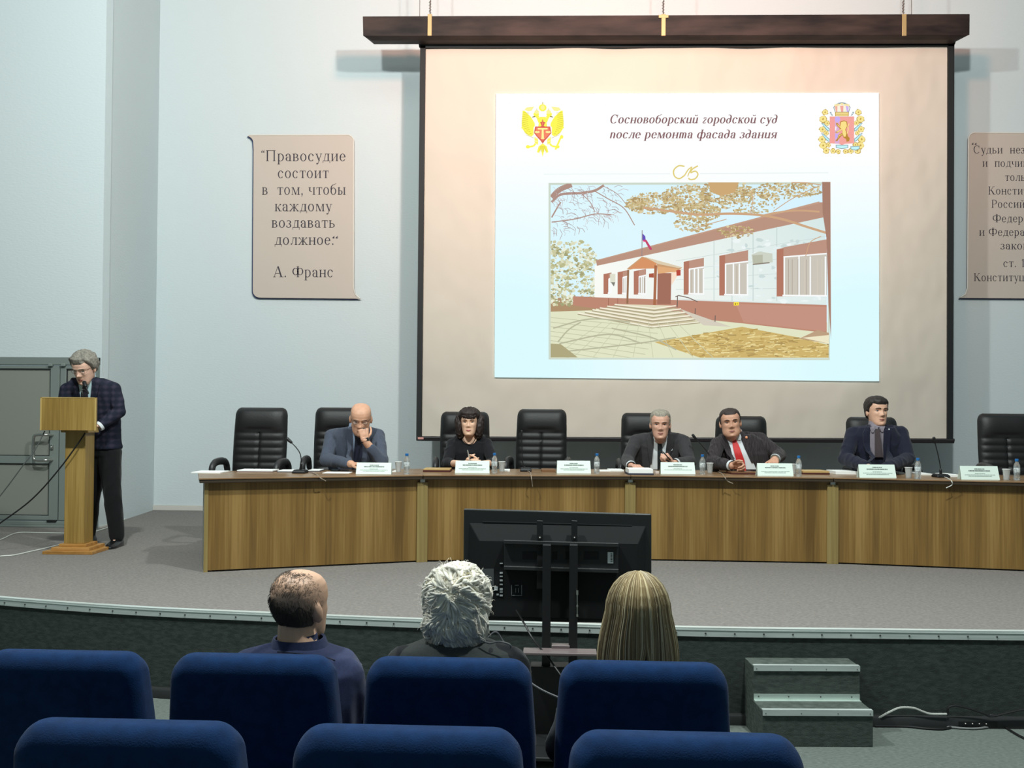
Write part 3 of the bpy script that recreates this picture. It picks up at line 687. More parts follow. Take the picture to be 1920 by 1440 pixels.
O = [(1799, 558.5), (1990, 560)] + qarc(1998, 262, 12, 0, 90)[::1] + qarc(1828, 261, 12, 90, 180) + [(1814, 540)] + qarc(1799, 541, 15, 0, -80)[1:]
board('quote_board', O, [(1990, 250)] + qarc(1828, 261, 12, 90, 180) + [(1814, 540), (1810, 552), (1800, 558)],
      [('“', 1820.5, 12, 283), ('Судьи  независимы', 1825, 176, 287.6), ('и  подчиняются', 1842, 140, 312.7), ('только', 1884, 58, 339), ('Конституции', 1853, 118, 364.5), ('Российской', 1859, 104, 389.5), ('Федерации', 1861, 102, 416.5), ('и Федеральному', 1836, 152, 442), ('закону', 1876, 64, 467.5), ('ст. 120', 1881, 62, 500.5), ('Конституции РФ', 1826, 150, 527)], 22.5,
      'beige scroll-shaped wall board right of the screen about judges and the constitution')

# ---------------------------------------------------------------- curved table in four segments
m_wood = wood_mat('olive_oak_laminate', (102, 76, 36), (128, 98, 50), (150, 119, 68))
m_top = wood_mat('brown_table_top', (112, 84, 58), (132, 102, 72), (150, 120, 88), bands=(.6, 9, 3), fine=(3, 70, 20), rough=.3)
m_post = wood_mat('pale_oak_post', (128, 110, 66), (144, 124, 76), (156, 138, 90))
m_tedge = M('dark_table_edge', (60, 50, 38), .4)
FP = [atz(386, 1073, ST), atz(790, 1053.5, ST), atz(1180, 1050.5, ST), atz(1560, 1057, ST)]
FP.append(FP[3] + (atz(1920, 1071.5, ST) - FP[3]).normalized() * 1.74)
TH, TD, OV = .72, .86, .065
dirs = [(FP[i + 1] - FP[i]).normalized() for i in range(4)]
nrm = [V((-d.y, d.x, 0)) for d in dirs]
def mitre(i):
    if i == 0: return nrm[0]
    if i == 4: return nrm[3]
    m = (nrm[i - 1] + nrm[i]).normalized(); return m / m.dot(nrm[i])
tl = ['left end segment of the curved wooden table, standing free beside the lectern', 'segment of the curved wooden table behind the television', 'segment of the curved wooden table between the television and the step block', 'right end segment of the curved wooden table, cut by the frame']
for i in range(4):
    p0, p1 = FP[i], FP[i + 1]; L = (p1 - p0).length; ang = math.atan2(dirs[i].y, dirs[i].x)
    t = thing('conference_table', p0, tl[i], 'table', 'segments of the curved table', ang)
    R = Matrix.Rotation(-ang, 3, 'Z'); m0, m1 = R @ mitre(i), R @ mitre(i + 1)
    g = .002
    def topo(o, z0, z1, mi=0):
        pts = [V((g + m0.x * -o - (o if i == 0 else 0) * 1.0, m0.y * -o, 0)), V((L - g - m1.x * o + (o if i == 3 else 0), -m1.y * o, 0)), V((L - g + m1.x * TD, m1.y * TD, 0)), V((g + m0.x * TD - (.04 if i == 0 else 0), m0.y * TD, 0))]
        return pts
    mb = MB(); mb.prism(topo(OV, 0, 0), TH - .012, TH); obj('table_top', mb, m_top, t, smooth=False, bevel=.003)
    mb = MB(); mb.prism(topo(OV - .006, 0, 0), TH - .038, TH - .012); obj('top_edge', mb, m_tedge, t, smooth=False, bevel=.006)
    mb = MB(); mb.bx(.012, L - .012, 0, .022, .012, TH - .0385); obj('front_panel', mb, m_wood, t, smooth=False, bevel=.002)
    mb = MB(); mb.bx(.02, .045, .022, .62, .0, TH - .038); mb2 = MB(); mb2.bx(L - .045, L - .02, .022, .62, .0, TH - .038)
    obj('leg_panel', mb, m_wood, t, smooth=False, bevel=.002); obj('leg_panel', mb2, m_wood, t, smooth=False, bevel=.002)
    if i < 3:
        mb = MB(); mb.bx(L - .045, L + .045, -.024, -.003, 0, TH - .062); obj('corner_post', mb, m_post, t, smooth=False, bevel=.002)
        mb = MB(); mb.bx(L - .02, L + .02, -.02, -.003, TH - .062, TH - .039); obj('corner_bracket', mb, m_steel, t, smooth=False)
    if i == 0:
        mb = MB(); mb.bx(-.018, .012, -.004, .02, 0, TH - .04); obj('end_trim', mb, m_post, t, smooth=False)
        mb = MB(); mb.bx(-.016, -.002, .02, .3, 0, TH - .04); obj('end_panel', mb, M('grey_end_panel', (150, 152, 142), .5), t, smooth=False)
TZ = ST + TH

# ---------------------------------------------------------------- lectern
lb = atz(126, 1040, ST)
lec = thing('lectern', (lb.x, lb.y, ST), 'oak lectern on a stepped base with a broad front board', 'lectern', rz=math.radians(2))
m_lw = wood_mat('lectern_oak', (128, 100, 46), (150, 120, 60), (168, 138, 76), bands=(9, 9, .4), fine=(70, 70, 2))
m_lw2 = wood_mat('lectern_base_oak', (140, 96, 44), (170, 122, 60), (186, 138, 78), bands=(3, 20, 9), fine=(10, 80, 20))
m_rb = M('reddish_base_board', (176, 124, 92), .5, var=.15, vs=(10, 40, 10))
for k, (w, dpt) in enumerate(((.43, .40), (.325, .31), (.235, .22))):
    mb = MB(); mb.bx(-w / 2, w / 2, .035 + (.40 - dpt) / 2 - .035, (.40 + dpt) / 2, .026 * k, .026 * (k + 1)); obj('base_tier', mb, m_lw2, lec, smooth=False, bevel=.003)
mb = MB(); mb.bx(-.087, .087, .115, .29, .078, 1.1); obj('column', mb, m_lw, lec, smooth=False, bevel=.003)
lz0, lz1 = at(130, 807, lb.y).z - ST, at(130, 745, lb.y).z - ST
mb = MB(); mb.bx(-.238, .238, -.02, .002, lz0, lz1); fb = obj('front_board', mb, m_lw, lec, smooth=False, bevel=.002)
mb = MB()
for a, b in ((-.238, -.226), (.226, .238)): mb.bx(a, b, -.0225, -.0195, lz0, lz1)
mb.bx(-.238, .238, -.0225, -.0195, lz1 - .007, lz1); obj('edge_band', mb, M('pale_edge_band', (190, 160, 96), .5), fb, smooth=False)
for x in (-.2, .085):
    mb = MB(); mb.add([(x, 0, lz0), (x, .22, lz0 + .02), (x, .22, lz1 - .13), (x, 0, lz1 - .05), (x + .016, 0, lz0), (x + .016, .22, lz0 + .02), (x + .016, .22, lz1 - .13), (x + .016, 0, lz1 - .05)], [(0, 1, 2, 3), (7, 6, 5, 4), (0, 4, 5, 1), (1, 5, 6, 2), (2, 6, 7, 3), (3, 7, 4, 0)]); obj('side_panel', mb, m_lw, lec, smooth=False)
mb = MB(); mb.add([(-.215, .0, lz1 - .05), (.115, .0, lz1 - .05), (.115, .25, lz1 - .143), (-.215, .25, lz1 - .143), (-.215, .0, lz1 - .035), (.115, .0, lz1 - .035), (.115, .25, lz1 - .128), (-.215, .25, lz1 - .128)], [(3, 2, 1, 0), (4, 5, 6, 7), (0, 1, 5, 4), (1, 2, 6, 5), (2, 3, 7, 6), (3, 0, 4, 7)]); obj('reading_board', mb, m_lw, lec, smooth=False)
mb = MB(); mb.bx(-.12, .12, .1, .3, lz0 - .02, lz0 + .03); obj('column_cap', mb, m_lw, lec, smooth=False)

m_mic = M('microphone_black', (16, 17, 18), .45)
m_cbl = M('black_cable', (22, 22, 22), .5)
def mic(name, base, pts, head_dir, label, group, basebox=(.10, .13, .028), hr=.017):
    t = thing(name, base, label, 'microphone', group)
    mb = MB(); x, y, z = base
    mb.loft([[(x + a * basebox[0] / 2 * k, y + b * basebox[1] / 2 * k, z + h) for a, b in ((-1, -1), (1, -1), (1, 1), (-1, 1))] for k, h in ((1, 0), (1, basebox[2] * .5), (.75, basebox[2]))]); obj('microphone_base', mb, m_mic, t, True, bevel=.006, smooth=False)
    mb = MB(); P = spline(pts, 8); n = len(P); mb.tube(P, [.011 if i < n * .22 else .0042 for i in range(n)], 10); obj('gooseneck', mb, m_mic, t, True)
    mb = MB(); h = V(pts[-1]); d = V(head_dir).normalized(); mb.cap(h - d * .005, hr * .8, h + d * .035, hr, 12); obj('microphone_head', mb, m_mic, t, True)
    return t
rz2 = Matrix.Rotation(math.radians(2), 4, 'Z')
mbase = V((lb.x, lb.y, ST)) + (rz2 @ V((.09, .04, 0))); mbase.z = ST + lz1 - .035 - .02 + .003
hd = at(157, 714, lb.y + .16)
mic('lectern_microphone', mbase, [mbase + V((0, 0, .02)), mbase + V((.005, -.005, .12)), at(166, 738, lb.y + .10), at(160, 723, lb.y + .13)], hd - at(160, 723, lb.y + .13), 'black gooseneck microphone rising from the lectern', None, (.05, .05, .02), .019)
def cable(name, pts, r, mat, label, cat='cable', group=None, n=8):
    mb = MB(); mb.tube(spline(pts, n), r, 6); return tag(obj(name, mb, mat), label, cat, group)
yb = lb.y + .02
cable('cable', [at(84, 808, yb), at(66, 843, yb - .05), at(46, 869, yb - .1), at(0, 930, yb - .15), at(-60, 1000, yb - .2), at(-110, 1052, yb - .3)], .0045, M('grey_lead', (72, 76, 74), .6), 'thin grey cable hanging from the left end of the lectern board')
yb = lb.y + .085
cable('cable', [at(158, 812, yb + .1), at(155, 819, yb), at(113, 877, yb - .02), at(61, 935, yb - .03), at(0, 981, yb - .04), at(-60, 1022, yb - .08), at(-110, 1048, yb - .2)], .0065, m_cbl, 'black cable running slantwise across the lectern column')
m_wc = M('white_cable', (206, 208, 200), .5)
cable('cable', [atz(x, y, ST + .006) for x, y in ((-60, 1052), (0, 1043), (25, 1041), (60, 1033.5), (112, 1021), (150, 1006), (172, 998), (190, 993), (206, 987), (235, 973))], .006, m_wc, 'white cable on the stage carpet that curves round behind the lectern foot')
cable('cable', [atz(x, y, ST + .006) for x, y in ((-50, 1026), (0, 1012), (20, 1003), (38, 998.5), (75, 999), (112, 999.5), (140, 1000))], .006, m_wc, 'white cable lying on the carpet along the door sill')

# ---------------------------------------------------------------- step block in front of the stage
m_step = M('step_carpet', (78, 85, 80), .95, var=.25, vs=(24, 24, 70), bump=.4, bs=(200, 200, 200), dist=.004, spec=.1)
sa, sb = atz(1429, 1400, 0), atz(1637, 1401, 0); sw = (sb - sa).length; sang = math.atan2(sb.y - sa.y, sb.x - sa.x)
step = thing('step_block', sa, 'two-step carpeted block with metal nosings against the stage front', 'steps', rz=sang)
h1 = at(1429, 1332, sa.y).z; td = .183; h2 = h1 + .187
mb = MB(); mb.slab([(0, 0, 0), (0, 0, h1), (0, td, h1), (0, td, h2), (0, 2 * td, h2), (0, 2 * td, 0)], (sw, 0, 0)); obj('body', mb, m_step, step, smooth=False, bevel=.004)
for y, z in ((0, h1), (td, h2)):
    mb = MB(); mb.bx(.002, sw - .002, y - .004, y + .024, z, z + .004); mb.bx(.002, sw - .002, y - .006, y, z - .026, z + .004)
    for u in (.03, .35, .68, .97): mb.cap((sw * u, y - .006, z - .014), .003, (sw * u, y - .008, z - .014), .002, 8, mi=1, e=2)
    obj('nosing', mb, [m_alu, m_dark], step, smooth=False)
mb = MB(); mb.bx(.003, sw - .003, td - .004, td, h1, h1 + .034); mb.bx(.003, sw - .003, td - .03, td - .003, h1, h1 + .004)
for u in (.05, .33, .63, .92): mb.cap((sw * u, td - .004, h1 + .02), .004, (sw * u, td - .007, h1 + .02), .003, 8, mi=1, e=2)
obj('corner_strip', mb, [M('pale_aluminium', (206, 220, 212), .4, .6), m_dark], step, smooth=False)

# ---------------------------------------------------------------- power strip and leads on the hall floor
gy = .008
def fl(x, y, z=gy): return atz(x, y, z)
ps0, ps1 = fl(1792, 1357, .02), fl(1868, 1358, .02)
strip = thing('power_strip', (ps0.x, ps0.y, 0), 'black power strip with small lights on the floor by the stage', 'power strip')
mb = MB(); dxy = (ps1 - ps0); mb.slab([ps0 + V((0, -.02, -.02)), ps1 + V((0, -.02, -.02)), ps1 + V((0, .04, -.02)), ps0 + V((0, .04, -.02))], (0, 0, .045)); obj('strip_body', mb, m_black, strip, True, bevel=.006, smooth=False)
m_ind = M('pale_lamp', (236, 226, 220), .4)
for k in range(4):
    q = ps0.lerp(ps1, .2 + .17 * k) + V((0, -.022, .008)); mb = MB(); mb.ell(q, (.0035, .003, .0035)); obj('indicator_light', mb, m_ind, strip, True)
mb = MB(); q = ps0.lerp(ps1, .93); mb.bx(q.x - .02, q.x + .02, q.y - .0, q.y + .05, .0251, .075); obj('plug', mb, m_black, strip, True, bevel=.006)
eY = fl(1700, 1357).y - .045
cable('cable', [fl(1636, 1354), at(1650, 1345, eY), at(1668, 1335, eY), at(1688, 1327, eY), at(1712, 1327.5, eY), at(1730, 1334, eY), at(1745, 1338.5, eY), at(1775, 1339, eY)], .006, M('grey_white_cable', (176, 178, 172), .5), 'pale cable arching beside the step block')
cable('cable', [fl(1640, 1361), fl(1700, 1362), fl(1740, 1366), fl(1770, 1366.5), fl(1790, 1361)], .006, m_cbl, 'black cable on the floor running to the power strip')
cable('cable', [fl(1772, 1362), fl(1800, 1365), fl(1830, 1366), fl(1865, 1361), fl(1900, 1352), fl(1960, 1340)], .006, M('grey_cable', (120, 122, 120), .5), 'grey cable looping in front of the power strip')
cable('cable', [at(1777, 1338, eY), at(1778, 1327, eY), at(1790, 1323, eY), at(1815, 1328, eY), at(1845, 1338, eY), at(1860, 1343, eY), at(1900, 1334, eY), at(1960, 1322, eY)], .006, m_cbl, 'black cable draped over the duct above the power strip')
cable('cable', [fl(1878, 1358), fl(1895, 1370), fl(1925, 1386), fl(1990, 1410)], .006, m_cbl, 'black cable leaving the power strip towards the right')

# ---------------------------------------------------------------- television on its floor stand, seen from behind
m_tv = M('tv_plastic', (34, 37, 37), .42, spec=.4)
m_tv2 = M('tv_matt_plastic', (24, 26, 26), .75, spec=.25)
m_stand = M('stand_black', (20, 21, 22), .5)
TY = 5.12
tv = thing('television', (at(1045, 1170, TY).x, TY, 0), 'black flat television on a two-pole stand, its back to the hall', 'television')
def tvp(x, y, off=0): p = at(x, y, TY); return V((p.x, TY - off, p.z))
mb = MB(); Q = [(869.5, 954), (1221.5, 964), (1222, 1170), (868, 1163)]
mb.slab([tvp(x, y, .0) for x, y in Q], (0, .03, 0)); scr = obj('screen_panel', mb, m_tv, tv, True, bevel=.008, smooth=False)
mb = MB(); q2 = [(880, 980), (1211, 986), (1211, 1164), (878, 1157)]; q3 = [(900, 1012), (1195, 1018), (1195, 1160), (898, 1153)]
mb.loft([[tvp(x, y, .0) for x, y in q2], [tvp(x, y, .045) for x, y in q3]]); obj('back_cover', mb, m_tv2, tv, True, smooth=False, bevel=.004)
mb = MB(); mb.slab([tvp(905, 977, .004), tvp(1185, 984.5, .004), tvp(1185, 986, .004), tvp(905, 978.5, .004)], (0, .004, 0)); obj('cover_seam', mb, m_seam, tv, True, smooth=False)
mb = MB(); mb.slab([tvp(x, y, .06) for x, y in ((946, 1011), (1158, 1017), (1158, 1064), (946, 1060))], (0, .012, 0))
for y0, y1 in ((1009, 1016), (1057, 1064)): mb.slab([tvp(946, y0, .085), tvp(1158, y0 + 6, .085), tvp(1158, y1 + 6, .085), tvp(946, y1, .085)], (0, .026, 0))
mp = obj('mount_plate', mb, M('mount_black', (36, 38, 38), .5), tv, True, smooth=False, bevel=.003)
m_slot = M('slot_dark', (10, 11, 11), .7)
for a, b in ((980, 1008), (1036, 1045), (1060, 1069), (1094, 1122)):
    mb = MB(); mb.slab([tvp(a, 1031, .0615), tvp(b, 1031, .0615), tvp(b, 1046, .0615), tvp(a, 1046, .0615)], (0, .003, 0)); obj('plate_slot', mb, m_slot, mp, True, smooth=False)
mb = MB(); mb.slab([tvp(x, y, .0625) for x, y in ((1138, 1032), (1148.5, 1032.3), (1148.5, 1053), (1138, 1052.7))], (0, .002, 0))
for k in range(8): mb.slab([tvp(1143.5, 1034 + 2.1 * k, .0629), tvp(1147, 1034 + 2.1 * k, .0629), tvp(1147, 1034.9 + 2.1 * k + (k % 3) * .3, .0629), tvp(1143.5, 1034.9 + 2.1 * k + (k % 3) * .3, .0629)], (0, .0005, 0), mi=1)
obj('sticker', mb, [M('white_sticker', (214, 220, 220), .5), m_seam], mp, True, smooth=False, label='white sticker with a bar code')
for x0, x1 in ((1007, 1018.5), (1071, 1082)):
    mb = MB(); mb.slab([tvp(x0, 973.5, .07), tvp(x1, 974, .07), tvp(x1, 1100, .07), tvp(x0, 1100, .07)], (0, .024, 0)); v = obj('mounting_bar', mb, m_stand, tv, True, smooth=False, bevel=.003)
    mb = MB(); c = tvp((x0 + x1) / 2, 1005, .071); mb.cap(c, .007, c + V((0, -.006, 0)), .005, 10); obj('bolt', mb, m_steel, v, True)
for x0, x1 in ((1018, 1033.5), (1067, 1082.5)):
    p, q = tvp(x0, 1015, .09), tvp(x1, 1015, .09)
    mb = MB(); mb.bx(p.x, q.x, TY - .135, TY - .09, .06, p.z); obj('pole', mb, m_stand, tv, True, smooth=False, bevel=.005)
mb = MB(); c = tvp(1081, 1100, .14)
for (a, b, r) in ((1098, 1146, .003), (1098, 1106, .007), (1125, 1128, .006), (1142, 1146, .006)): mb.tube([tvp(1081, a, .14), tvp(1081, b, .14)], r, 8)
obj('locking_pin', mb, m_steel, tv, True)
m_sock = M('pale_socket', (196, 200, 200), .4); SK = []
for y, h in ((1053, 2), (1070, 3), (1077, 2), (1084, 3), (1092, 2), (1100, 4), (1106, 2), (1112, 3)): SK.append((938, y, 5.5, h))
for x, y, w, h in SK + [(927.5, 1097, 7, 7), (932, 1110, 4, 3), (1010, 1068, 2.5, 3), (1010, 1080, 3, 5)]:
    mb = MB(); mb.slab([tvp(x, y, .049), tvp(x + w, y, .049), tvp(x + w, y + h, .049), tvp(x, y + h, .049)], (0, .006, 0)); obj('socket', mb, m_sock, tv, True, smooth=False)
mb = MB()
for x, y, w, h in ((959.5, 1094, 1.2, 18), (978, 1094, 1.2, 18), (959.5, 1113, 20, 1.0), (966, 1094, 7, 1), (967, 1100, 1, 8), (972, 1100, 1, 8)): mb.slab([tvp(x, y, .048), tvp(x + w, y, .048), tvp(x + w, y + h, .048), tvp(x, y + h, .048)], (0, .004, 0))
obj('socket_outline', mb, M('grey_print', (120, 124, 124), .5), tv, True, smooth=False)
mb = MB(); mb.slab([tvp(903, 1064, .047), tvp(927, 1064, .047), tvp(927, 1098, .047), tvp(903, 1098, .047)], (0, .004, 0)); obj('rating_label', mb, M('grey_label', (72, 76, 76), .5), tv, True, smooth=False)
sz = at(1050, 1235, TY - .3).z; xa, xb = at(982, 1235, TY - .1).x, at(1117, 1235, TY - .1).x
mb = MB(); mb.bx(xa, xb, TY - .245, TY - .136, sz, sz + .014); mb.bx(at(1034, 1235, TY).x, at(1067, 1235, TY).x, TY - .15, TY - .09, sz - .03, sz + .03)
obj('shelf', mb, M('stand_shelf', (112, 100, 100), .35), tv, True, smooth=False, bevel=.003)
bx0, bx1 = at(930, 1330, TY).x, at(1170, 1330, TY).x
mb = MB(); mb.bx(bx0, bx1, TY - .5, TY + .12, .045, .065); bs = obj('stand_base', mb, m_stand, tv, True, smooth=False, bevel=.006)
mb = MB(); cxm = (bx0 + bx1) / 2; mb.bx(cxm - .16, cxm + .16, TY - .16, TY - .05, .06, .42); obj('pole_cover', mb, m_stand, tv, True, smooth=False, bevel=.005)
for sx in (bx0 + .04, bx1 - .04):
    for y in (TY - .45, TY + .07):
        mb = MB(); mb.tube([(sx - .015, y, .0235), (sx + .015, y, .0235)], .0235, 14); obj('caster', mb, m_black, bs, True)
cable('cable', [tvp(968, 1140, .055), tvp(985, 1165, .08), tvp(1000, 1185, .15), tvp(1030, 1218, .2), tvp(1055, 1245, .28), tvp(1080, 1275, .3), V((at(1100, 1330, TY).x, TY - .36, .06))], .005, m_cbl, 'black lead hanging down from the back of the television')
cable('cable', [at(915, 1195, 4.7), at(930, 1185, 4.7), at(945, 1205, 4.7), at(985, 1268, 4.65), at(1010, 1290, 4.6), at(1048, 1308, 4.55), at(1085, 1322, 4.5), V((at(1120, 1360, 4.5).x, 4.5, .02))], .005, M('grey_lead_tv', (74, 74, 78), .5), 'grey lead sagging in front of the television stand')
# ---------------------------------------------------------------- office chairs behind the table
m_leather = M('black_leather', (26, 25, 25), .5, spec=.4, bump=.2, bs=(60, 60, 60), dist=.004)
m_arm = M('dark_armrest', (40, 39, 40), .45)
def office_chair(loc, rz, label):
    t = thing('office_chair', loc, label, 'chair', 'black leather office chairs behind the curved table', rz)
    mb = MB(); rings = []; N = 72
    for j in range(N + 1):
        w = j / N; z = .50 + .78 * w
        hw = .243 + .008 * math.sin(w * PI)
        if w > .9: q = (w - .9) / .1; hw *= .80 + .20 * math.sqrt(max(0, 1 - q * q))
        if w < .08: q = 1 - w / .08; hw *= .85 + .15 * math.sqrt(max(0, 1 - q * q))
        tilt = .02 + .10 * w
        edge_ = math.sqrt(max(.02, 1 - max(0, (w - .95) / .05) ** 2)) * math.sqrt(max(.02, 1 - max(0, (.05 - w) / .05) ** 2))
        ring = []
        for k in range(33):
            u = -1 + 2 * k / 32
            d = .05 * max(.0, 1 - abs(u) ** 5) ** .5
            if w < .70:
                inside = max(0, 1 - (abs(u) / .93) ** 10)
                d += .013 * (abs(math.sin(PI * 8 * w / .70)) ** .55) * inside - .014 * math.exp(-(u / .05) ** 2)
            else:
                q = (w - .70) / .30; d += .034 * math.sin(PI * min(1, q * 1.02)) ** .6 * max(0, 1 - (abs(u) / .98) ** 6) * (1 - .45 * math.exp(-((q - .12) / .08) ** 2) * max(0, 1 - (u / .6) ** 4))
            ring.append((u * hw, tilt - d * edge_, z))
        for k in range(1, 16):
            u = 1 - 2 * k / 16
            ring.append((u * hw, tilt + .05 * max(0, 1 - abs(u) ** 5) ** .5 * edge_, z))
        rings.append(ring)
    mb.loft(rings); obj('backrest', mb, m_leather, t, angle=60)
    mb = MB(); mb.bx(-.25, .25, -.46, .06, .42, .52); obj('seat', mb, m_leather, t, bevel=.045, seg=4)
    for sx in (-1, 1):
        x = sx * .285
        mb = MB(); P = spline([(x * .9, .03, .56), (x, .02, .70), (x, -.04, .775), (x, -.2, .79), (x, -.33, .77), (x, -.37, .70), (x * .97, -.3, .58), (x * .85, -.2, .46)], 6)
        mb.tube(P, [.024 if i < 6 or i > 34 else .034 for i in range(len(P))], 12, flat=.8); obj('armrest', mb, m_arm, t)
    mb = MB(); mb.tube([(0, -.2, .09), (0, -.2, .43)], .028, 12); obj('gas_lift', mb, m_arm, t)
    mb = MB(); cs = MB()
    for k in range(5):
        a = 2 * PI * k / 5 + .3; e = V((.28 * math.cos(a), -.2 + .28 * math.sin(a), .075)); mb.tube([(0, -.2, .1), e], [.03, .018], 8)
    obj('star_base', mb, m_arm, t)
    for k in range(5):
        a = 2 * PI * k / 5 + .3; e = V((.28 * math.cos(a), -.2 + .28 * math.sin(a), .03)); q = MB(); q.tube([e + V((-.02, 0, 0)), e + V((.02, 0, 0))], .03, 12); q.tube([e, e + V((0, 0, .045))], .012, 8); obj('caster', q, m_arm, t)
    return t
def chair_at(x, Y, ): p = at(x, 800, Y); return (p.x, Y, ST)
CH = [(483.5, 8.45, .0, 'empty black leather chair at the left end of the table, left of the bald man'),
      (636, 8.95, .1, 'black leather chair behind the bald man in the grey suit'),
      (872, 9.35, .1, 'black leather chair behind the woman in black'),
      (1013.5, 9.15, -.1, 'empty black leather chair between the woman in black and the grey-haired man'),
      (1213, 9.35, 0, 'black leather chair behind the grey-haired man with the dark tie'),
      (1390, 9.25, -.15, 'black leather chair behind the man with the red tie'),
      (1641, 9.15, 0, 'black leather chair behind the young dark-haired man'),
      (1892, 8.95, -.05, 'empty black leather chair at the right edge of the picture')]
ch0 = office_chair(chair_at(CH[0][0], CH[0][1]), CH[0][2], CH[0][3])
tops = [764, 764, 772, 767, 774, 780, 782, 775.5]
for (x, Y, r, lab), ty in zip(CH, tops):
    k = (at(x, ty, Y).z - ST) / 1.28
    c = ch0 if lab == CH[0][3] else dup(ch0, chair_at(x, Y), r, lab)
    c.scale = (1, 1, k)

# ---------------------------------------------------------------- things on the table
def seg_ang(x):
    i = 0 if x < 785 else 1 if x < 1178 else 2 if x < 1558 else 3
    return math.atan2(dirs[i].y, dirs[i].x)
m_card = M('mint_card', (218, 232, 222), .6); m_print = M('grey_print_ink', (128, 142, 136), .7); m_bold = M('dark_print_ink', (82, 92, 88), .7)
PL = [(666, 733.5, 888.5, 867.5, 'in front of the bald man in the grey suit'), (852, 918, 886.5, 864, 'in front of the woman in black'), (1043, 1108, 887, 864, 'in front of the empty chair in the middle'), (1238, 1304, 888.5, 867, 'in front of the grey-haired man'), (1419.5, 1488, 892, 869, 'right of the man with the red tie'), (1610.5, 1681, 895.5, 871.5, 'in front of the young dark-haired man'), (1801.5, 1875, 899, 874.5, 'beside the last microphone on the right')]
for n, (x0, x1, yb_, yt, where) in enumerate(PL):
    a = atz(x0 + 1, yb_, TZ); b = atz(x1, yb_ + (x1 - x0) * .008, TZ); W = (b - a).length
    ang = math.atan2(b.y - a.y, b.x - a.x); Yc = (a.y + b.y) / 2
    hgt = (yb_ - yt) / (F / Yc) * 1.0
    t = thing('name_plate', a, 'folded pale green name card ' + where, 'name card', 'name cards on the curved table', ang)
    mb = MB(); dp = .035; th = .0012
    mb.slab([(0, 0, 0), (W, 0, 0), (W - .004, dp, hgt), (.004, dp, hgt)], (0, th, 0)); mb.slab([(0, 2 * dp, 0), (W, 2 * dp, 0), (W - .004, dp, hgt), (.004, dp, hgt)], (0, th, 0))
    obj('card', mb, m_card, t, smooth=False)
    rg = random.Random(n + 3); mb = MB()
    def row(v, w, h, mi, gap=.0011):
        x = (W - w) / 2
        while x < (W + w) / 2:
            l = rg.uniform(.0025, .0055) * (1.3 if mi else 1)
            mb.slab([(x + dp * 0, dp * (v + k * h) - .0006, hgt * (v + k * h)) for x_, k in ((0, 0),)] + [(x + l, dp * v - .0006, hgt * v), (x + l, dp * (v + h) - .0006, hgt * (v + h)), (x, dp * (v + h) - .0006, hgt * (v + h))], (0, .0003, 0), mi)
            x += l + gap * rg.choice((1, 1, 1, 2.5))
    row(.74, W * .24, .075, 1); row(.60, W * .56, .085, 1)
    if n != 4: row(.42, W * .25, .05, 0)
    row(.32, W * .78, .05, 0)
    if n != 3: row(.22, W * .6, .05, 0)
    obj('printed_lines', mb, [m_print, m_bold], t, smooth=False)

m_pet = M('clear_bottle', (236, 242, 242), .06, trans=.8, alpha=.6, bump=.6, bs=(60, 60, 34), dist=.01)
m_water = M('clear_water', (240, 248, 248), .02, trans=1)
m_bcap = M('blue_cap', (32, 104, 168), .4)
m_blab = M('bottle_label', (206, 216, 218), .4, var=.55, vs=(90, 90, 60), alpha=.75)
def make_bottle(loc, label):
    t = thing('water_bottle', loc, label, 'bottle', 'small water bottles on the curved table')
    mb = MB(); mb.lathe([(.019, 0), (.024, .004), (.0245, .02), (.0225, .045), (.0245, .06), (.0235, .085), (.0245, .105), (.022, .125), (.014, .140), (.0115, .147), (.0115, .156)], 22); obj('bottle_body', mb, m_pet, t, angle=60)
    mb = MB(); mb.lathe([(.0135, .152), (.0142, .154), (.0142, .170), (.012, .172)], 18); obj('cap', mb, m_bcap, t)
    mb = MB(); mb.lathe([(.0240, .062), (.0250, .064), (.0250, .098), (.0240, .1)], 22, cap=False); obj('bottle_label', mb, m_blab, t)
    return t
m_cup = M('clear_cup', (236, 238, 236), .18, trans=.55, alpha=.62)
def make_cup(loc, label):
    t = thing('plastic_cup', loc, label, 'cup', 'clear plastic cups on the curved table')
    mb = MB(); mb.lathe([(.021, 0), (.022, .002), (.0255, .05), (.030, .088), (.0275, .0885), (.023, .05), (.0195, .004)], 24); obj('cup_wall', mb, m_cup, t, angle=60)
    mb = MB(); mb.lathe([(.0285, .085), (.0318, .0855), (.0318, .089), (.0285, .0895)], 24); obj('rim', mb, M('cup_rim', (232, 234, 232), .3), t)
    return t
BT = [(762.5, 889.5, 'small water bottle with a blue cap by the cup near the bald man'), (927, 887.5, 'small water bottle with a blue cap right of the card of the woman in black'), (1119, 888, 'small water bottle with a blue cap standing alone right of the middle name card'), (1317, 890, 'small water bottle with a blue cap right of the card of the grey-haired man'), (1497.5, 893, 'small water bottle with a blue cap right of the man with the red tie'), (1721, 898.5, 'small water bottle with a blue cap right of the young dark-haired man'), (1906.5, 900.5, 'small water bottle with a blue cap near the right edge of the picture')]
b0 = None
for x, y, lab in BT:
    p = atz(x, y, TZ); p.z = TZ + .0008
    if b0 is None: b0 = make_bottle(p, lab)
    else: dup(b0, p, x, lab)
CP = [(747, 885, 'clear plastic cup left of the bottle near the bald man'), (941, 884.5, 'clear plastic cup behind the bottle near the woman in black'), (1331, 887, 'clear plastic cup between a bottle and the microphone left of the red tie'), (1487, 889, 'clear plastic cup half hidden behind the bottle right of the red tie'), (1703.5, 896.5, 'clear plastic cup left of the bottle by the young dark-haired man'), (1887, 900, 'clear plastic cup right of the last name card')]
c0 = None
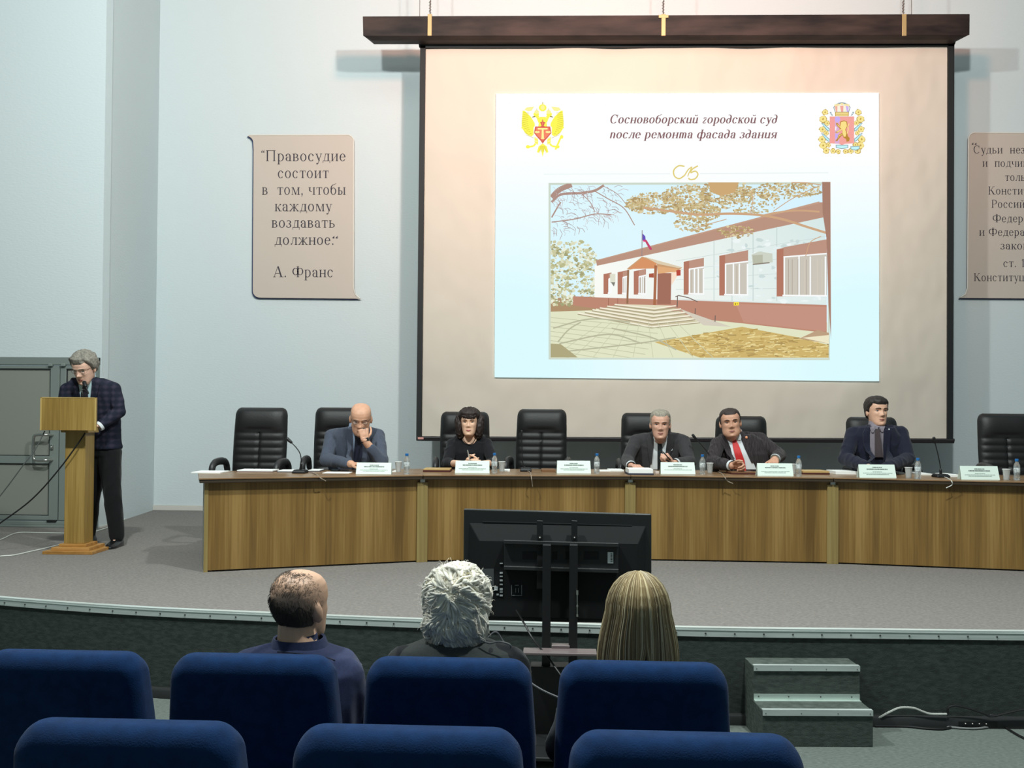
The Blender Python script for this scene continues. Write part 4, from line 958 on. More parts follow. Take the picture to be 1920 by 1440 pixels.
for x, y, lab in CP:
    p = atz(x, y, TZ); p.z = TZ + .0008
    if c0 is None: c0 = make_cup(p, lab)
    else: dup(c0, p, 0, lab)

def tp(x, y): p = atz(x, y, TZ); return p
mg = 'gooseneck microphones on the curved table'
b = tp(563, 887); mic('table_microphone', b, [b + V((0, .0, .02)), at(565, 868, b.y), at(563, 852, b.y), at(556, 840, b.y), at(545, 828.5, b.y)], at(540, 824, b.y) - at(545, 828.5, b.y), 'black gooseneck microphone in front of the empty chair on the left', mg, (.11, .13, .03), .015)
b = tp(986, 884); mic('table_microphone', b, [b + V((0, .0, .02)), at(981, 872, b.y), at(979, 850, b.y), at(978, 816, b.y)], V((0, 0, 1)), 'thin straight microphone in front of the empty chair in the middle', mg, (.10, .12, .035), .009)
b = tp(1337, 884); mic('table_microphone', b, [b + V((-.01, .0, .03)), at(1333, 868, b.y), at(1328, 850, b.y), at(1304, 822, b.y)], at(1300, 817, b.y) - at(1304, 822, b.y), 'slanting gooseneck microphone between the grey-haired man and the red tie', mg, (.09, .11, .075), .014)
b = tp(1764, 895); mic('table_microphone', b, [b + V((0, .0, .02)), at(1763, 875, b.y), at(1760, 858, b.y), at(1753, 829, b.y)], at(1752, 825, b.y) - at(1753, 829, b.y), 'black gooseneck microphone on the right end segment of the table', mg, (.11, .13, .03), .012)
m_tc = M('beige_cable', (150, 136, 120), .5)
def edge_cable(pts, mat, lab): cable('microphone_cable', pts, .0038, mat, lab, 'cable', 'cables hanging over the table edge')
for pts, mat, lab in (([(570, 886), (582, 886.5), (592, 890)], m_tc, 'beige cable running from the left microphone over the table edge'), ([(988, 884.5), (993, 886)], m_tc, 'beige cable hanging over the table edge below the straight microphone'), ([(1346, 886), (1353, 889)], m_tc, 'beige cable over the table edge left of the red tie'), ([(1768, 895), (1776, 897.5)], m_wc, 'white cable looping over the table edge below the right microphone')):
    q = [tp(*p) + V((0, 0, .006)) for p in pts]; e = q[-1]; d = (q[-1] - q[0]); d.z = 0; d.normalize()
    tail = {570: [(600, 895.5), (611, 902)], 988: [(996, 893), (998.5, 912)], 1346: [(1359, 895), (1364, 902), (1374, 906.5)], 1768: [(1784, 902), (1785, 909), (1774, 915)]}[pts[0][0]]
    yy = atz(tail[0][0], 1050, ST).y
    for i, (x, y) in enumerate(tail):
        i0 = 0 if x < 785 else 1 if x < 1178 else 2 if x < 1558 else 3
        r_ = ray(x, y); n_ = nrm[i0]; p_ = FP[i0] - n_ * (OV + .018); tt = (p_ - EYE).dot(n_) / r_.dot(n_); q.append(EYE + r_ * tt)
    edge_cable(q, mat, lab)

m_paper = M('white_paper', (236, 236, 232), .8); m_red = M('dark_red_cover', (72, 28, 24), .5); m_gold = M('gilt_frame', (206, 172, 110), .4, .3); m_folder = M('brown_folder', (120, 84, 54), .5)
m_navy = M('dark_blue_cover', (46, 48, 66), .6); m_phone = M('phone_black', (24, 25, 26), .3)
def flat(name, x0, x1, y, depth, h, mat, label, cat, skew=0, base=0, parts=None):
    a, b = tp(x0, y), tp(x1, y + (x1 - x0) * .008); W = (b - a).length; ang = math.atan2(b.y - a.y, b.x - a.x) + skew
    t = thing(name, a + V((0, 0, base)), label, cat, None, ang)
    for nm, m, z0, z1, ins in (parts or [('sheet' if h < .02 else 'stack', mat, 0, h, 0)]):
        mb = MB(); mb.bx(ins, W - ins, ins, depth - ins, z0, z1); obj(nm, mb, m, t, smooth=False, bevel=.0015 if z1 - z0 > .006 else 0)
    return t
flat('paper_stack', 358, 413, 887.5, .25, .01, m_paper, 'white papers at the free left end of the table', 'papers')
flat('paper_stack', 443, 512, 885, .22, .012, m_paper, 'white papers in front of the empty chair on the left', 'papers', parts=[('folder', m_red, 0, .005, 0), ('sheets', m_paper, .005, .016, .004)])
flat('book', 519, 549, 885.5, .2, .012, m_navy, 'dark blue folder with papers behind the left microphone', 'folder', parts=[('cover', m_navy, 0, .006, 0), ('sheets', m_paper, .006, .014, .004)])
flat('book', 577, 600, 884, .2, .012, m_navy, 'dark folder right of the left microphone', 'folder', parts=[('cover', m_navy, 0, .006, 0), ('sheets', m_paper, .006, .012, .004)])
flat('paper_sheet', 604, 654, 887.5, .2, .003, m_paper, 'white sheet below the right forearm of the bald man', 'paper')
flat('mobile_phone', 619, 634, 884, .09, .009, m_phone, 'dark phone lying on the white sheet by the bald man', 'phone', base=.0035, parts=[('phone_body', m_phone, 0, .009, 0), ('phone_screen', M('phone_screen', (70, 84, 84), .15), .009, .0095, .006)])
flat('paper_sheet', 734, 743, 885, .2, .004, m_paper, 'white paper sticking out behind the name card of the bald man', 'paper')
flat('picture_frame', 793, 844, 885, .26, .03, m_gold, 'gilt framed certificate with dark red edge lying left of the woman in black', 'frame', parts=[('frame', m_red, 0, .016, 0), ('gilt_front', m_gold, .016, .026, .003)])
flat('paper_stack', 940, 956, 884, .2, .012, m_paper, 'white papers right of the woman in black', 'papers')
flat('paper_sheet', 1124, 1144, 884, .2, .006, m_paper, 'white sheets behind the lone bottle in the middle', 'paper')
flat('picture_frame', 1016, 1041, 885, .22, .02, m_folder, 'flat brown certificate frame in front of the empty middle chair', 'frame')
flat('document_folder', 1178, 1226, 890.5, .26, .05, m_paper, 'thick stack of white papers on a dark folder by the grey-haired man', 'papers', parts=[('folder', m_navy, 0, .014, 0), ('sheets', m_paper, .014, .05, .006)])
flat('paper_stack', 1143, 1170, 884, .22, .014, m_paper, 'loose papers left of the thick stack by the grey-haired man', 'papers')
flat('eyeglass_case', 1229, 1236, 888, .05, .02, M('cream_case', (206, 190, 180), .5), 'small cream object left of the name card of the grey-haired man', 'case')
flat('picture_frame', 1371, 1418, 889.5, .2, .022, m_folder, 'flat brown frame in front of the man with the red tie', 'frame', parts=[('frame', m_red, 0, .012, 0), ('gilt_front', m_folder, .012, .022, .003)])
flat('picture_frame', 1505, 1556, 889.5, .24, .03, m_gold, 'gilt framed certificate lying between the red tie and the young man', 'frame', parts=[('frame', m_red, 0, .014, 0), ('gilt_front', m_gold, .014, .03, .003)])
flat('paper_stack', 1567, 1609, 889.5, .25, .028, m_paper, 'white paper stack left of the young dark-haired man', 'papers')
flat('paper_stack', 1727, 1748, 891, .25, .014, m_paper, 'white papers right of the bottle by the young man', 'papers')
flat('paper_stack', 1685, 1696, 889, .25, .016, m_paper, 'papers between the name card and cup of the young man', 'papers')
flat('paper_stack', 1778, 1800, 894.5, .25, .02, m_paper, 'papers left of the last name card', 'papers')

# ---------------------------------------------------------------- blue theatre chairs
m_blue = M('blue_plush', (8, 40, 78), .9, var=.16, vs=(30, 30, 30), bump=.3, bs=(300, 300, 300), dist=.003, spec=.12, sheen=.05)
m_metal = M('grey_chair_metal', (70, 74, 80), .45, .6)
def theatre_chair(loc, label, rz=0, ws=1):
    t = thing('theatre_chair', loc, label, 'chair', 'blue plush theatre chairs', rz)
    mb = MB()
    prof = [(.36, .247, .10, .055), (.55, .249, .075, .062), (.86, .242, .022, .066), (1.0, .232, .002, .063), (1.062, .226, -.005, .060)]
    def at_z(z):
        for p, q in zip(prof[:-1], prof[1:]):
            if z <= q[0]: k = (z - p[0]) / (q[0] - p[0]); return [p[i] + (q[i] - p[i]) * k for i in (1, 2, 3)]
        return prof[-1][1:]
    def rounded(w, d, yc, z, r):
        out = []; r = min(r, w * .95, d * .95)
        for cx, cy, a0 in ((w - r, d - r, 0), (-w + r, d - r, 90), (-w + r, -d + r, 180), (w - r, -d + r, 270)):
            for k in range(8): t = math.radians(a0 + 90 * k / 7); out.append((cx + r * math.cos(t), yc + cy + r * math.sin(t), z))
        return out
    rows = []
    for z in [.36 + .64 * k / 16 for k in range(17)] + [1.0 + .062 * math.sin(PI / 2 * k / 9) for k in range(1, 10)]:
        w, yc, d = at_z(z); q = max(0, (z - 1.0) / .062); c = 1 - math.sqrt(max(0, 1 - q * q)); e = max(0, (.39 - z) / .03)
        rows.append(rounded(w - .046 * c - .015 * e, d - .048 * c - .015 * e, yc, z, .047))
    mb.loft(rows); obj('backrest', mb, m_blue, t, angle=75)
    mb = MB(); mb.bx(-.235, .235, .16, .60, .36, .47); obj('seat', mb, m_blue, t, bevel=.04, seg=4)
    for sx in (-1, 1):
        mb = MB(); mb.bx(sx * .2 - .02, sx * .2 + .02, .15, .2, .0, .38); mb.bx(sx * .2 - .03, sx * .2 + .03, .08, .34, 0, .02); obj('leg', mb, m_metal, t, bevel=.004, smooth=False)
    mb = MB(); mb.bx(-.2, .2, .16, .19, .3, .36); obj('seat_frame', mb, m_metal, t, smooth=False)
    return t
def tc_loc(x, Y, z): p = at(x, 1300, Y); return (p.x, Y, z)
R1 = [(122, 'blue theatre chair at the left edge, empty, left of the balding man'), (477, 'blue theatre chair of the balding man in the front row'), (842, 'blue theatre chair of the white-haired woman in the front row'), (1205, 'blue theatre chair of the blonde woman in the front row')]
R2 = [(247, 'blue theatre chair in the nearest row, leftmost, only its top edge in view'), (767, 'blue theatre chair in the nearest row, middle one of three'), (1285, 'blue theatre chair in the nearest row, below the blonde woman')]
t0 = None
for x, lab in R1:
    if t0 is None: t0 = theatre_chair(tc_loc(x, 2.62, 0), lab)
    else: dup(t0, tc_loc(x, 2.62, 0), 0, lab)
for i, (x, lab) in enumerate(R2):
    dup(t0, tc_loc(x, 1.90, .045), 0, lab)
# ---------------------------------------------------------------- people
def cloth0(name, c): return M(name, c, .88, var=.06, vs=(120, 120, 120))
def remesh(mb, voxel, it=3, fac=.5):
    me = mb.mesh('tmp'); fixn(me)
    o = bpy.data.objects.new('tmp', me); COL.objects.link(o)
    r = o.modifiers.new('r', 'REMESH'); r.mode = 'VOXEL'; r.voxel_size = voxel; r.adaptivity = 0
    s = o.modifiers.new('s', 'SMOOTH'); s.factor = fac; s.iterations = it
    dg = bpy.context.evaluated_depsgraph_get()
    out = bpy.data.meshes.new_from_object(o.evaluated_get(dg))
    bpy.data.objects.remove(o); bpy.data.meshes.remove(me)
    return out

def bvh_of(me): return BVHTree.FromPolygons([v.co.copy() for v in me.vertices], [list(p.vertices) for p in me.polygons])

def smoothstep(a, b, x):
    t = max(0, min(1, (x - a) / (b - a))); return t * t * (3 - 2 * t)
# profile of a head: level above the chin, front, back, half width
HP = [(-.004, -.052, -.020, .020), (.002, -.072, .000, .034), (.012, -.084, .015, .044), (.03, -.087, .034, .054), (.055, -.086, .056, .061), (.08, -.087, .074, .066), (.105, -.087, .087, .0705), (.125, -.086, .095, .073), (.145, -.090, .099, .0755), (.17, -.088, .101, .0765), (.192, -.079, .096, .0735), (.21, -.064, .084, .064), (.224, -.042, .064, .048), (.232, -.018, .04, .028), (.2355, .004, .018, .008)]
def hp(z):
    for a, b in zip(HP[:-1], HP[1:]):
        if z <= b[0]:
            t = max(0, (z - a[0]) / (b[0] - a[0])); return [a[k] + (b[k] - a[k]) * t for k in (1, 2, 3)]
    return list(HP[-1][1:])
def g2(x, x0, sx, z, z0, sz): return math.exp(-((x - x0) / sx) ** 2 - ((z - z0) / sz) ** 2)
def head_point(th, z, st):
    f, b, w = hp(z); w *= 1 + st.get('jowl', 0) * g2(0, 0, 1, z, .03, .04)
    cy, hy = (f + b) / 2, (b - f) / 2
    c, s = math.cos(th), math.sin(th); e = 2 / 2.35
    x = w * math.copysign(abs(s) ** e, s); y = cy - hy * math.copysign(abs(c) ** e, c)
    return V((x, y, z))
def face_offset(p, st):
    x, z = p.x, p.z; n = st.get('nose', 1); d = 0; ax = abs(x)
    d -= .010 * n * g2(x, 0, .0085, z, .118, .016) + .023 * n * g2(x, 0, .0115, z, .094, .012) + .008 * n * g2(ax, .014, .007, z, .088, .007)
    d += .011 * g2(ax, .031, .016, z, .127, .009) - .005 * g2(ax, .028, .022, z, .147, .006)
    d -= .005 * g2(ax, .044, .016, z, .100, .014) + .004 * st.get('jowl', 0) * 3 * g2(ax, .04, .02, z, .05, .02)
    d -= .006 * g2(x, 0, .020, z, .0605, .004) + .006 * g2(x, 0, .017, z, .0495, .0045) - .005 * g2(x, 0, .022, z, .055, .0018)
    d -= .007 * g2(x, 0, .017, z, .018, .012); d += .003 * g2(x, 0, .02, z, .036, .006)
    d += .0025 * g2(ax, .028, .005, z, .075, .016)
    return d
def head_grid(mb, Mh, st):
    rings = []
    for j in range(49):
        z = -.004 + (.2395) * j / 48; r = []
        for k in range(60):
            p = head_point(2 * PI * k / 60, z, st)
            if p.y < 0: p.y += face_offset(p, st) * smoothstep(-.01, -.05, p.y)
            r.append(Mh @ p)
        rings.append(r)
    mb.loft(rings)
def head_matrix(c, pitch=0, yaw=0, roll=0, s=1, w=1):
    return Matrix.Translation(c) @ Matrix.Rotation(yaw, 4, 'Z') @ Matrix.Rotation(pitch, 4, 'X') @ Matrix.Rotation(roll, 4, 'Y') @ Matrix.Diagonal((s * w, s, s, 1)) @ Matrix.Translation((0, -.0, -.115))

def hand(mb, wrist, d, n, t, curl=.4, thumb=.3, s=1, fan=.06):
    wrist = V(wrist); d = V(d).normalized(); t = V(t); t = (t - d * t.dot(d)).normalized(); n0 = V(n)
    n = d.cross(t); n = n if n.dot(n0) > 0 else -n
    L = (.047, .052, .047, .037)
    cl = curl if isinstance(curl, (list, tuple)) else [curl] * 4
    for i in range(4):
        o = .031 - .0207 * i
        k = wrist + (d * (.088 - .004 * abs(i - 1)) + t * o) * s
        mb.cap(wrist + t * (.017 - .011 * i) * s, .0145 * s, k, .0125 * s, 10)
        p = k; a = cl[i] * 1.15
        for q, (ln, r0, r1) in enumerate(((L[i], .0098, .0088), (L[i] * .62, .0088, .008), (L[i] * .48, .008, .0066))):
            dd = (d * math.cos(a) + n * math.sin(a) + t * fan * (1.5 - i) * math.cos(a)).normalized()
            e = p + dd * ln * s; mb.cap(p, r0 * s, e, r1 * s, 10); p = e; a += cl[i] * (1.25, .8, 0)[q]
    mb.ell((0, 0, 0), (.028 * s, .040 * s, .016 * s), Matrix.Translation(wrist + (d * .045 + t * .0) * s) @ Matrix((t, d, n)).transposed().to_4x4())
    p = wrist + (d * .022 + t * .026 + n * .004) * s
    for a, ln, r0, r1 in ((.85, .042, .0125, .0105), (.55 - thumb * .4, .034, .0105, .0095), (.35 - thumb * .8, .026, .0095, .0075)):
        dd = (d * math.cos(a) + t * math.sin(a) + n * (.15 + thumb * .5)).normalized(); e = p + dd * ln * s; mb.cap(p, r0 * s, e, r1 * s, 10); p = e

def ringpts(c, a, b, yaw, n=28, e=2.4):
    r = []; c = V(c); cy, sy = math.cos(yaw), math.sin(yaw)
    for k in range(n):
        t = 2 * PI * k / n; x = a * math.copysign(abs(math.cos(t)) ** (2 / e), math.cos(t)); y = b * math.copysign(abs(math.sin(t)) ** (2 / e), math.sin(t))
        r.append(c + V((x * cy - y * sy, x * sy + y * cy, 0)))
    return r
def torso(mb, levels, yaw, grow=0):
    L = sorted(levels, key=lambda q: q[0].z)
    mb.loft([ringpts(c, max(.02, a + grow), max(.02, b + grow), yaw) for c, a, b in L])

def wrinkle(me, amp, freq=9, seed=0, stretch=(1, 1, .6)):
    me.calc_loop_triangles() if False else None
    ns = [v.normal.copy() for v in me.vertices]
    for v, n in zip(me.vertices, ns):
        q = V((v.co.x * freq * stretch[0] + seed, v.co.y * freq * stretch[1], v.co.z * freq * stretch[2]))
        r = 1 - abs(noise.noise(q)) * 2
        v.co += n * amp * (r * r - .35 + .4 * noise.noise(q * 2.7))
    me.update()

def cast(bv, x, y, off=0, fall=None):
    d = ray(x, y).normalized(); h = bv.ray_cast(EYE, d)
    if h[0] is None: return None
    return h[0] - d * off
def patch(bv, levels, off, thick=.014, ncol=13):
    """cloth panel laid on a body: rows of (left, right, y) as seen in the photograph, raised by off"""
    rows = []; fine = []
    for a, b in zip(levels[:-1], levels[1:]):
        for t in (0, 1 / 3, 2 / 3): fine.append(tuple(a[i] + (b[i] - a[i]) * t for i in range(3)))
    fine.append(levels[-1])
    for (xl, xr, y) in fine:
        pts = []
        for k in range(ncol):
            x = xl + (xr - xl) * k / (ncol - 1); pts.append(cast(bv, x, y, off))
        ok = [p for p in pts if p]
        if not ok: continue
        for k in range(ncol):
            if pts[k] is None:
                x = xl + (xr - xl) * k / (ncol - 1); yy = sum(p.y for p in ok) / len(ok); pts[k] = at(x, y, yy)
        rows.append(pts)
    for _ in range(2):
        new = [[V(p) for p in r] for r in rows]
        for j in range(1, len(rows) - 1):
            for k in range(ncol):
                m = (rows[j - 1][k].y + rows[j + 1][k].y + (rows[j][k - 1].y if k else rows[j][k].y) + (rows[j][k + 1].y if k < ncol - 1 else rows[j][k].y)) / 4
                new[j][k].y = min(rows[j][k].y, m)
        rows = new
    mb = MB(); n = len(rows)
    vs = [p for r in rows for p in r] + [p + V((0, thick, 0)) for r in rows for p in r]; N = n * ncol
    fs = []
    for j in range(n - 1):
        for k in range(ncol - 1):
            a = j * ncol + k; fs.append((a, a + 1, a + ncol + 1, a + ncol)); fs.append((N + a, N + a + ncol, N + a + ncol + 1, N + a + 1))
    bd = [k for k in range(ncol)] + [j * ncol + ncol - 1 for j in range(1, n)] + [(n - 1) * ncol + k for k in range(ncol - 2, -1, -1)] + [j * ncol for j in range(n - 2, 0, -1)]
    for a, b in zip(bd, bd[1:] + bd[:1]): fs.append((a, b, N + b, N + a))
    mb.add(vs, fs); return mb

def hair_shell(mb, Mh, st, line, tmax, rise=.5, amp=.003, freq=60, seed=0, zlo=0.0, upper=None):
    nz, nt = 70, 96; rings = []; keep = []
    for j in range(nz + 1):
        z = zlo + (.2352 - zlo) * j / nz; r = []; kr = []
        for k in range(nt):
            th = 2 * PI * k / nt; p = head_point(th, z, st); c = V((0, .006, .125)); d = (p - c).normalized()
            q = V((p.x * freq, p.y * freq, p.z * freq * .5 + seed))
            t = min(tmax, (z - line(p)) * rise)
            if upper: t = min(t, (upper(p) - z) * rise)
            if t > 0: t += amp * noise.noise(q) * min(1, t / (tmax * .5)) + amp * .6 * noise.noise(q * 2.3) * min(1, t / (tmax * .5))
            t = max(t, -.008); kr.append(t > -.006); r.append(Mh @ (p + d * t))
        rings.append(r); keep.append(kr)
    vs = [p for r in rings for p in r]; fs = []
    for j in range(nz):
        for k in range(nt):
            m = (k + 1) % nt
            if keep[j][k] or keep[j][m] or keep[j + 1][k] or keep[j + 1][m]: fs.append((j * nt + k, j * nt + m, (j + 1) * nt + m, (j + 1) * nt + k))
    fs.append([nz * nt + k for k in range(nt)])
    mb.add(vs, fs)
def interp(tab, x):
    if x <= tab[0][0]: return tab[0][1]
    for a, b in zip(tab[:-1], tab[1:]):
        if x <= b[0]: return a[1] + (b[1] - a[1]) * (x - a[0]) / (b[0] - a[0])
    return tab[-1][1]

m_shirt = M('white_shirt', (214, 218, 220), .8); m_sh1 = cloth0('pale_blue_shirt', (150, 166, 190)); m_sh5 = cloth0('grey_lilac_shirt', (128, 120, 128)); m_sh6 = M('pale_cyan_shirt', (186, 214, 222), .8)
m_eye = M('eye_white', (196, 186, 178), .3); m_iris = M('dark_iris', (40, 30, 26), .2)
def skin(name, c): return M(name, c, .5, var=.07, vs=(26, 26, 26), spec=.4, bump=.12, bs=(140, 140, 140), dist=.002)
def cloth(name, c, **k): return M(name, c, .88, var=k.get('var', .12), vs=k.get('vs', (120, 120, 120)), bump=.3, bs=(420, 420, 420), dist=.0015, spec=.2, sheen=.1)

def face_parts(root, body_bv, Mh, brow, bt=.0045, lip=(150, 86, 80), lids=True, open_=1, blift=0):
    def hit(x, z):
        o = Mh @ V((x, -.3, z)); d = ((Mh @ V((x, 0, z))) - o).normalized(); h = body_bv.ray_cast(o, d); return (h[0], d) if h[0] else (Mh @ V((x, -.08, z)), d)
    sc_ = Mh.to_scale().y; R3 = Mh.to_3x3().normalized()
    for sx in (-1, 1):
        h, d = hit(.031 * sx, .126)
        T = Matrix.Translation(h + d * .003) @ R3.to_4x4()
        mb = MB(); mb.ell((0, 0, 0), (.0150 * sc_, .0065, .0058 * sc_ * open_), T); mb.ell((0, -.0042, 0), (.0062 * sc_, .0035, .0057 * sc_ * open_), T, mi=1)
        pts = []
        obj('eye', mb, [m_eye, m_iris], root, True)
        mb = MB(); mb.tube([T @ V((a * .0165 * sc_, -.0045, (.0062 * open_ - .0035 * a * a) * sc_)) for a in (-1, -.5, 0, .5, 1)], [.0012, .0022, .0024, .0022, .0012], 6); obj('eyelid', mb, m_iris, root, True)
        mb = MB(); P = []
        for k in range(6):
            u = k / 5; hh, dd = hit((.014 + .036 * u) * sx, .1455 + .006 * math.sin(PI * u * .8) - .004 * u + blift); P.append(hh - dd * .0015)
        mb.tube(P, [bt * .8, bt, bt, bt * .9, bt * .7, bt * .4], 8); obj('eyebrow', mb, brow, root, True)
    m_lip = M('lips', lip, .5); mb = MB()
    for z, r in ((.0585, .0042), (.0515, .0046)):
        P = []
        for k in range(7):
            u = -1 + k / 3; hh, dd = hit(.023 * u, z + (.055 - z) * u * u + (-.001 * u * u)); P.append(hh + dd * (r * .35))
        mb.tube(P, [.001, r * .7, r, r, r, r * .7, .001], 8)
    obj('lips', mb, m_lip, root, True)
    mb = MB(); P = []
    for k in range(7): u = -1 + k / 3; hh, dd = hit(.0245 * u, .0552 - .002 * u * u); P.append(hh - dd * .0008)
    mb.tube(P, [.0006, .0014, .0017, .0017, .0017, .0014, .0006], 6); obj('mouth_line', mb, M('mouth_dark', (74, 38, 36), .6), root, True)
    return hit

def glasses(root, hit, Mh, frame, lens=True, rx=.024, rz=.0165):
    mb = MB(); sc_ = Mh.to_scale().y; R3 = Mh.to_3x3().normalized(); lm = MB(); C2 = []
    for sx in (-1, 1):
        h, d = hit(.0315 * sx, .130); c = h - d * .012; C2.append(c)
        ux, uz = R3 @ V((1, 0, 0)), R3 @ V((0, 0, 1))
        ringp = [c + ux * (rx * sc_ * math.copysign(abs(math.cos(t)) ** .8, math.cos(t))) + uz * (rz * sc_ * math.copysign(abs(math.sin(t)) ** .8, math.sin(t)) - .004) for t in [2 * PI * k / 24 for k in range(24)]]
        mb.tube(ringp + [ringp[0]], .0014, 6)
        lm.add(ringp, [list(range(24))])
        e = c + ux * (rx * sc_ * sx) + uz * .006; ear = Mh @ V((.079 * sx, .012, .128)); mb.tube([e, e + (ear - e) * .12 + ux * .004 * sx, ear], .0015, 6)
    a, b = C2; mb.tube([a + (b - a) * .38 + V((0, 0, .004)), (a + b) / 2 + V((0, 0, .009)), a + (b - a) * .62 + V((0, 0, .004))], .0016, 6)
    g = obj('glasses', mb, frame, root, True)
    if lens: obj('lens', lm, M('lens_glass', (240, 244, 244), .05, alpha=.16), g, True, smooth=False)

def make_person(label, base, yaw, head, levels, arms, legs, P):
    """levels: torso rings (centre, half width, half depth); arms: (shoulder, elbow, wrist, hand args, sleeve end 0..1); legs: (hip, knee, ankle, toe)"""
    root = thing('person', base, label, 'person')
    st = P.get('face', {}); Mh = head; s = P.get('s', 1.08)
    body = MB(); head_grid(body, Mh, st)
    for sx in (-1, 1): body.ell((0, 0, 0), (.0115, .019, .032), Mh @ Matrix.Translation((.0775 * sx, .012, .112)) @ Matrix.Rotation(.25 * sx, 4, 'Z') @ Matrix.Rotation(-.2, 4, 'X'))
    top = max(levels, key=lambda q: q[0].z)[0]
    body.cap(Mh @ V((0, .022, .06)), .056 * s * P.get('neck', 1), top + V((0, 0, -.03)), .062 * s * P.get('neck', 1))
    if st.get('jowl'): body.cap(Mh @ V((0, -.03, .018)), .042 * s, Mh @ V((0, .01, .01)), .055 * s)
    torso(body, [(c - V((0, 0, .035 if i > len(levels) - 4 else 0)), a * (.62 if i == len(levels) - 2 else .8 if i == len(levels) - 3 else 1), b * (.8 if i > len(levels) - 4 else 1)) for i, (c, a, b) in enumerate(levels)] if P.get('band') else levels, yaw, -.022)
    for sh, el, wr, hd, slv in arms:
        body.cap(V(sh) + V((0, 0, -.03)), .040 * s, el, .036 * s); body.cap(el, .039 * s, wr, .0285 * s)
        if hd: hand(body, wr, s=s, **hd)
    for hip, kn, an, toe in legs:
        body.cap(hip, .08 * s, kn, .055 * s); body.cap(kn, .053 * s, an, .038 * s); body.cap(an + V((0, 0, -.02)), .03, an + V(toe).normalized() * .07 + V((0, 0, -.068)), .018)
    bme = remesh(body, P.get('voxel', .0042), 2, .5); bv = bvh_of(bme)
    obj('body', bme, P['skin'], root, True)
    # garment
    g = MB(); torso(g, levels[:-1] if P.get('band') else levels, yaw, .0)
    for sh, el, wr, hd, slv in arms:
        k = P.get('sleeve', 1) * s
        sh = V(sh) + V((0, 0, -.012)); g.cap(sh, .060 * k, el, .053 * k); g.cap(sh, .060 * k, levels[-2][0] + V((0, 0, -.03)), .055 * k)
        if slv > 0: g.cap(el, .055 * k, V(el).lerp(V(wr), slv), .041 * k)
    if P.get('extra'): P['extra'](g)
    gme = remesh(g, P.get('gvoxel', .0075), 4, .6); wrinkle(gme, P.get('wr', .007), P.get('wf', 9), random.random() * 50); vs_ = [v.co.copy() for v in gme.vertices]; fs_ = [list(p.vertices) for p in gme.polygons]
    if P.get('band'):
        cc, ca, cb = levels[-1]; q = MB(); r0 = P.get('band_r', .062) * s
        q.loft([ringpts(cc + V((0, .006 + dy, z)), r0 * k, r0 * k * 1.02, yaw, 32, 2.1) for z, k, dy in ((-.05, 1.25, 0), (-.02, 1.08, 0), (.012, .99, .004), (.012, .93, .004), (-.02, 1.0, 0))], cap=False)
        o_ = len(vs_); vs_ += q.v; fs_ += [[o_ + i for i in f] for f in q.f]; obj('shirt_collar', q, P['band'], root, True)
    gv = BVHTree.FromPolygons(vs_, fs_)
    obj(P.get('gname', 'jacket'), gme, P['cloth'], root, True)
    if legs:
        t = MB(); hips = levels[0] if levels[0][0].z < levels[-1][0].z else levels[-1]
        t.loft([ringpts(hips[0] + V((0, 0, -.06)), hips[1] * .86, hips[2] * .86, yaw), ringpts(hips[0] + V((0, 0, .10)), hips[1] * .92, hips[2] * .9, yaw)])
        for hip, kn, an, toe in legs: t.cap(hip, .102 * s, kn, .075 * s); t.cap(kn, .076 * s, an + V((0, 0, .0)), .062 * s)
        tme = remesh(t, .009, 4, .6); wrinkle(tme, .006, 8, 3); obj('trousers', tme, P['trousers'], root, True)
        for hip, kn, an, toe in legs:
            q = MB(); tv_ = V(toe).normalized(); bt = V((an.x, an.y, P['floor']))
            sd = V((-tv_.y, tv_.x, 0)); rows = []
            for u, w, h0 in ((-.085, .030, .075), (-.06, .040, .085), (.0, .043, .082), (.07, .047, .06), (.13, .048, .045), (.17, .040, .036), (.195, .022, .022)):
                c = bt + tv_ * u; rows.append([c - sd * w + V((0, 0, .002)), c - sd * w * 1.02 + V((0, 0, h0 * .5)), c - sd * w * .6 + V((0, 0, h0)), c + sd * w * .6 + V((0, 0, h0)), c + sd * w * 1.02 + V((0, 0, h0 * .5)), c + sd * w + V((0, 0, .002))])
            q.loft(rows); so = obj('shoe', q, P.get('shoes', m_leather), root, True, angle=75, bevel=.004)
    for sh, el, wr, hd, slv in arms:
        if P.get('cuff') and hd and slv > .7:
            d = (V(wr) - V(el)); e = V(el).lerp(V(wr), slv) + d.normalized() * (.022 * s)
            q = MB(); q.tube([e, e + d.normalized() * .026], [.042 * s, .040 * s], 18, cap=False); q.tube([e + d.normalized() * .026, e], [.037 * s, .039 * s], 18, cap=False); obj('shirt_cuff', q, P['cuff'], root, True)
    if P.get('hair'):
        q = MB(); P['hair'](q, Mh, st)
        obj('hair', q, P['hairmat'], root, True, angle=80)
    return root, bv, gv, Mh

def hairline(front, side=.105, back=.05, temple=0):
    tab = [(-.10, front), (-.05, front - .004), (-.022, .150 + temple), (-.012, side + .008), (.01, side), (.03, side - .02), (.05, back + .01), (.1, back)]
    return lambda p: interp(tab, p.y) + (.012 * smoothstep(.03, .06, abs(p.x)) if p.y < -.05 else 0)

def H(y): return V((0, -1, 0)) if y == 0 else V((math.sin(y), -math.cos(y), 0))
def seated(cx, Y, rows, yaw):           # torso rings from photo points: (x, y, dY, half width, half depth)
    return [(at(x, y, Y + dy), a, b) for x, y, dy, a, b in rows]
def seat_legs(c, Y, z=ST):
    x = c; return [(V((x + sx * .11, Y - .05, z + .56)), V((x + sx * .13, Y - .50, z + .54)), V((x + sx * .13, Y - .47, z + .10)), V((0, -1, 0))) for sx in (-1, 1)]
DN = V((0, 0, -1))

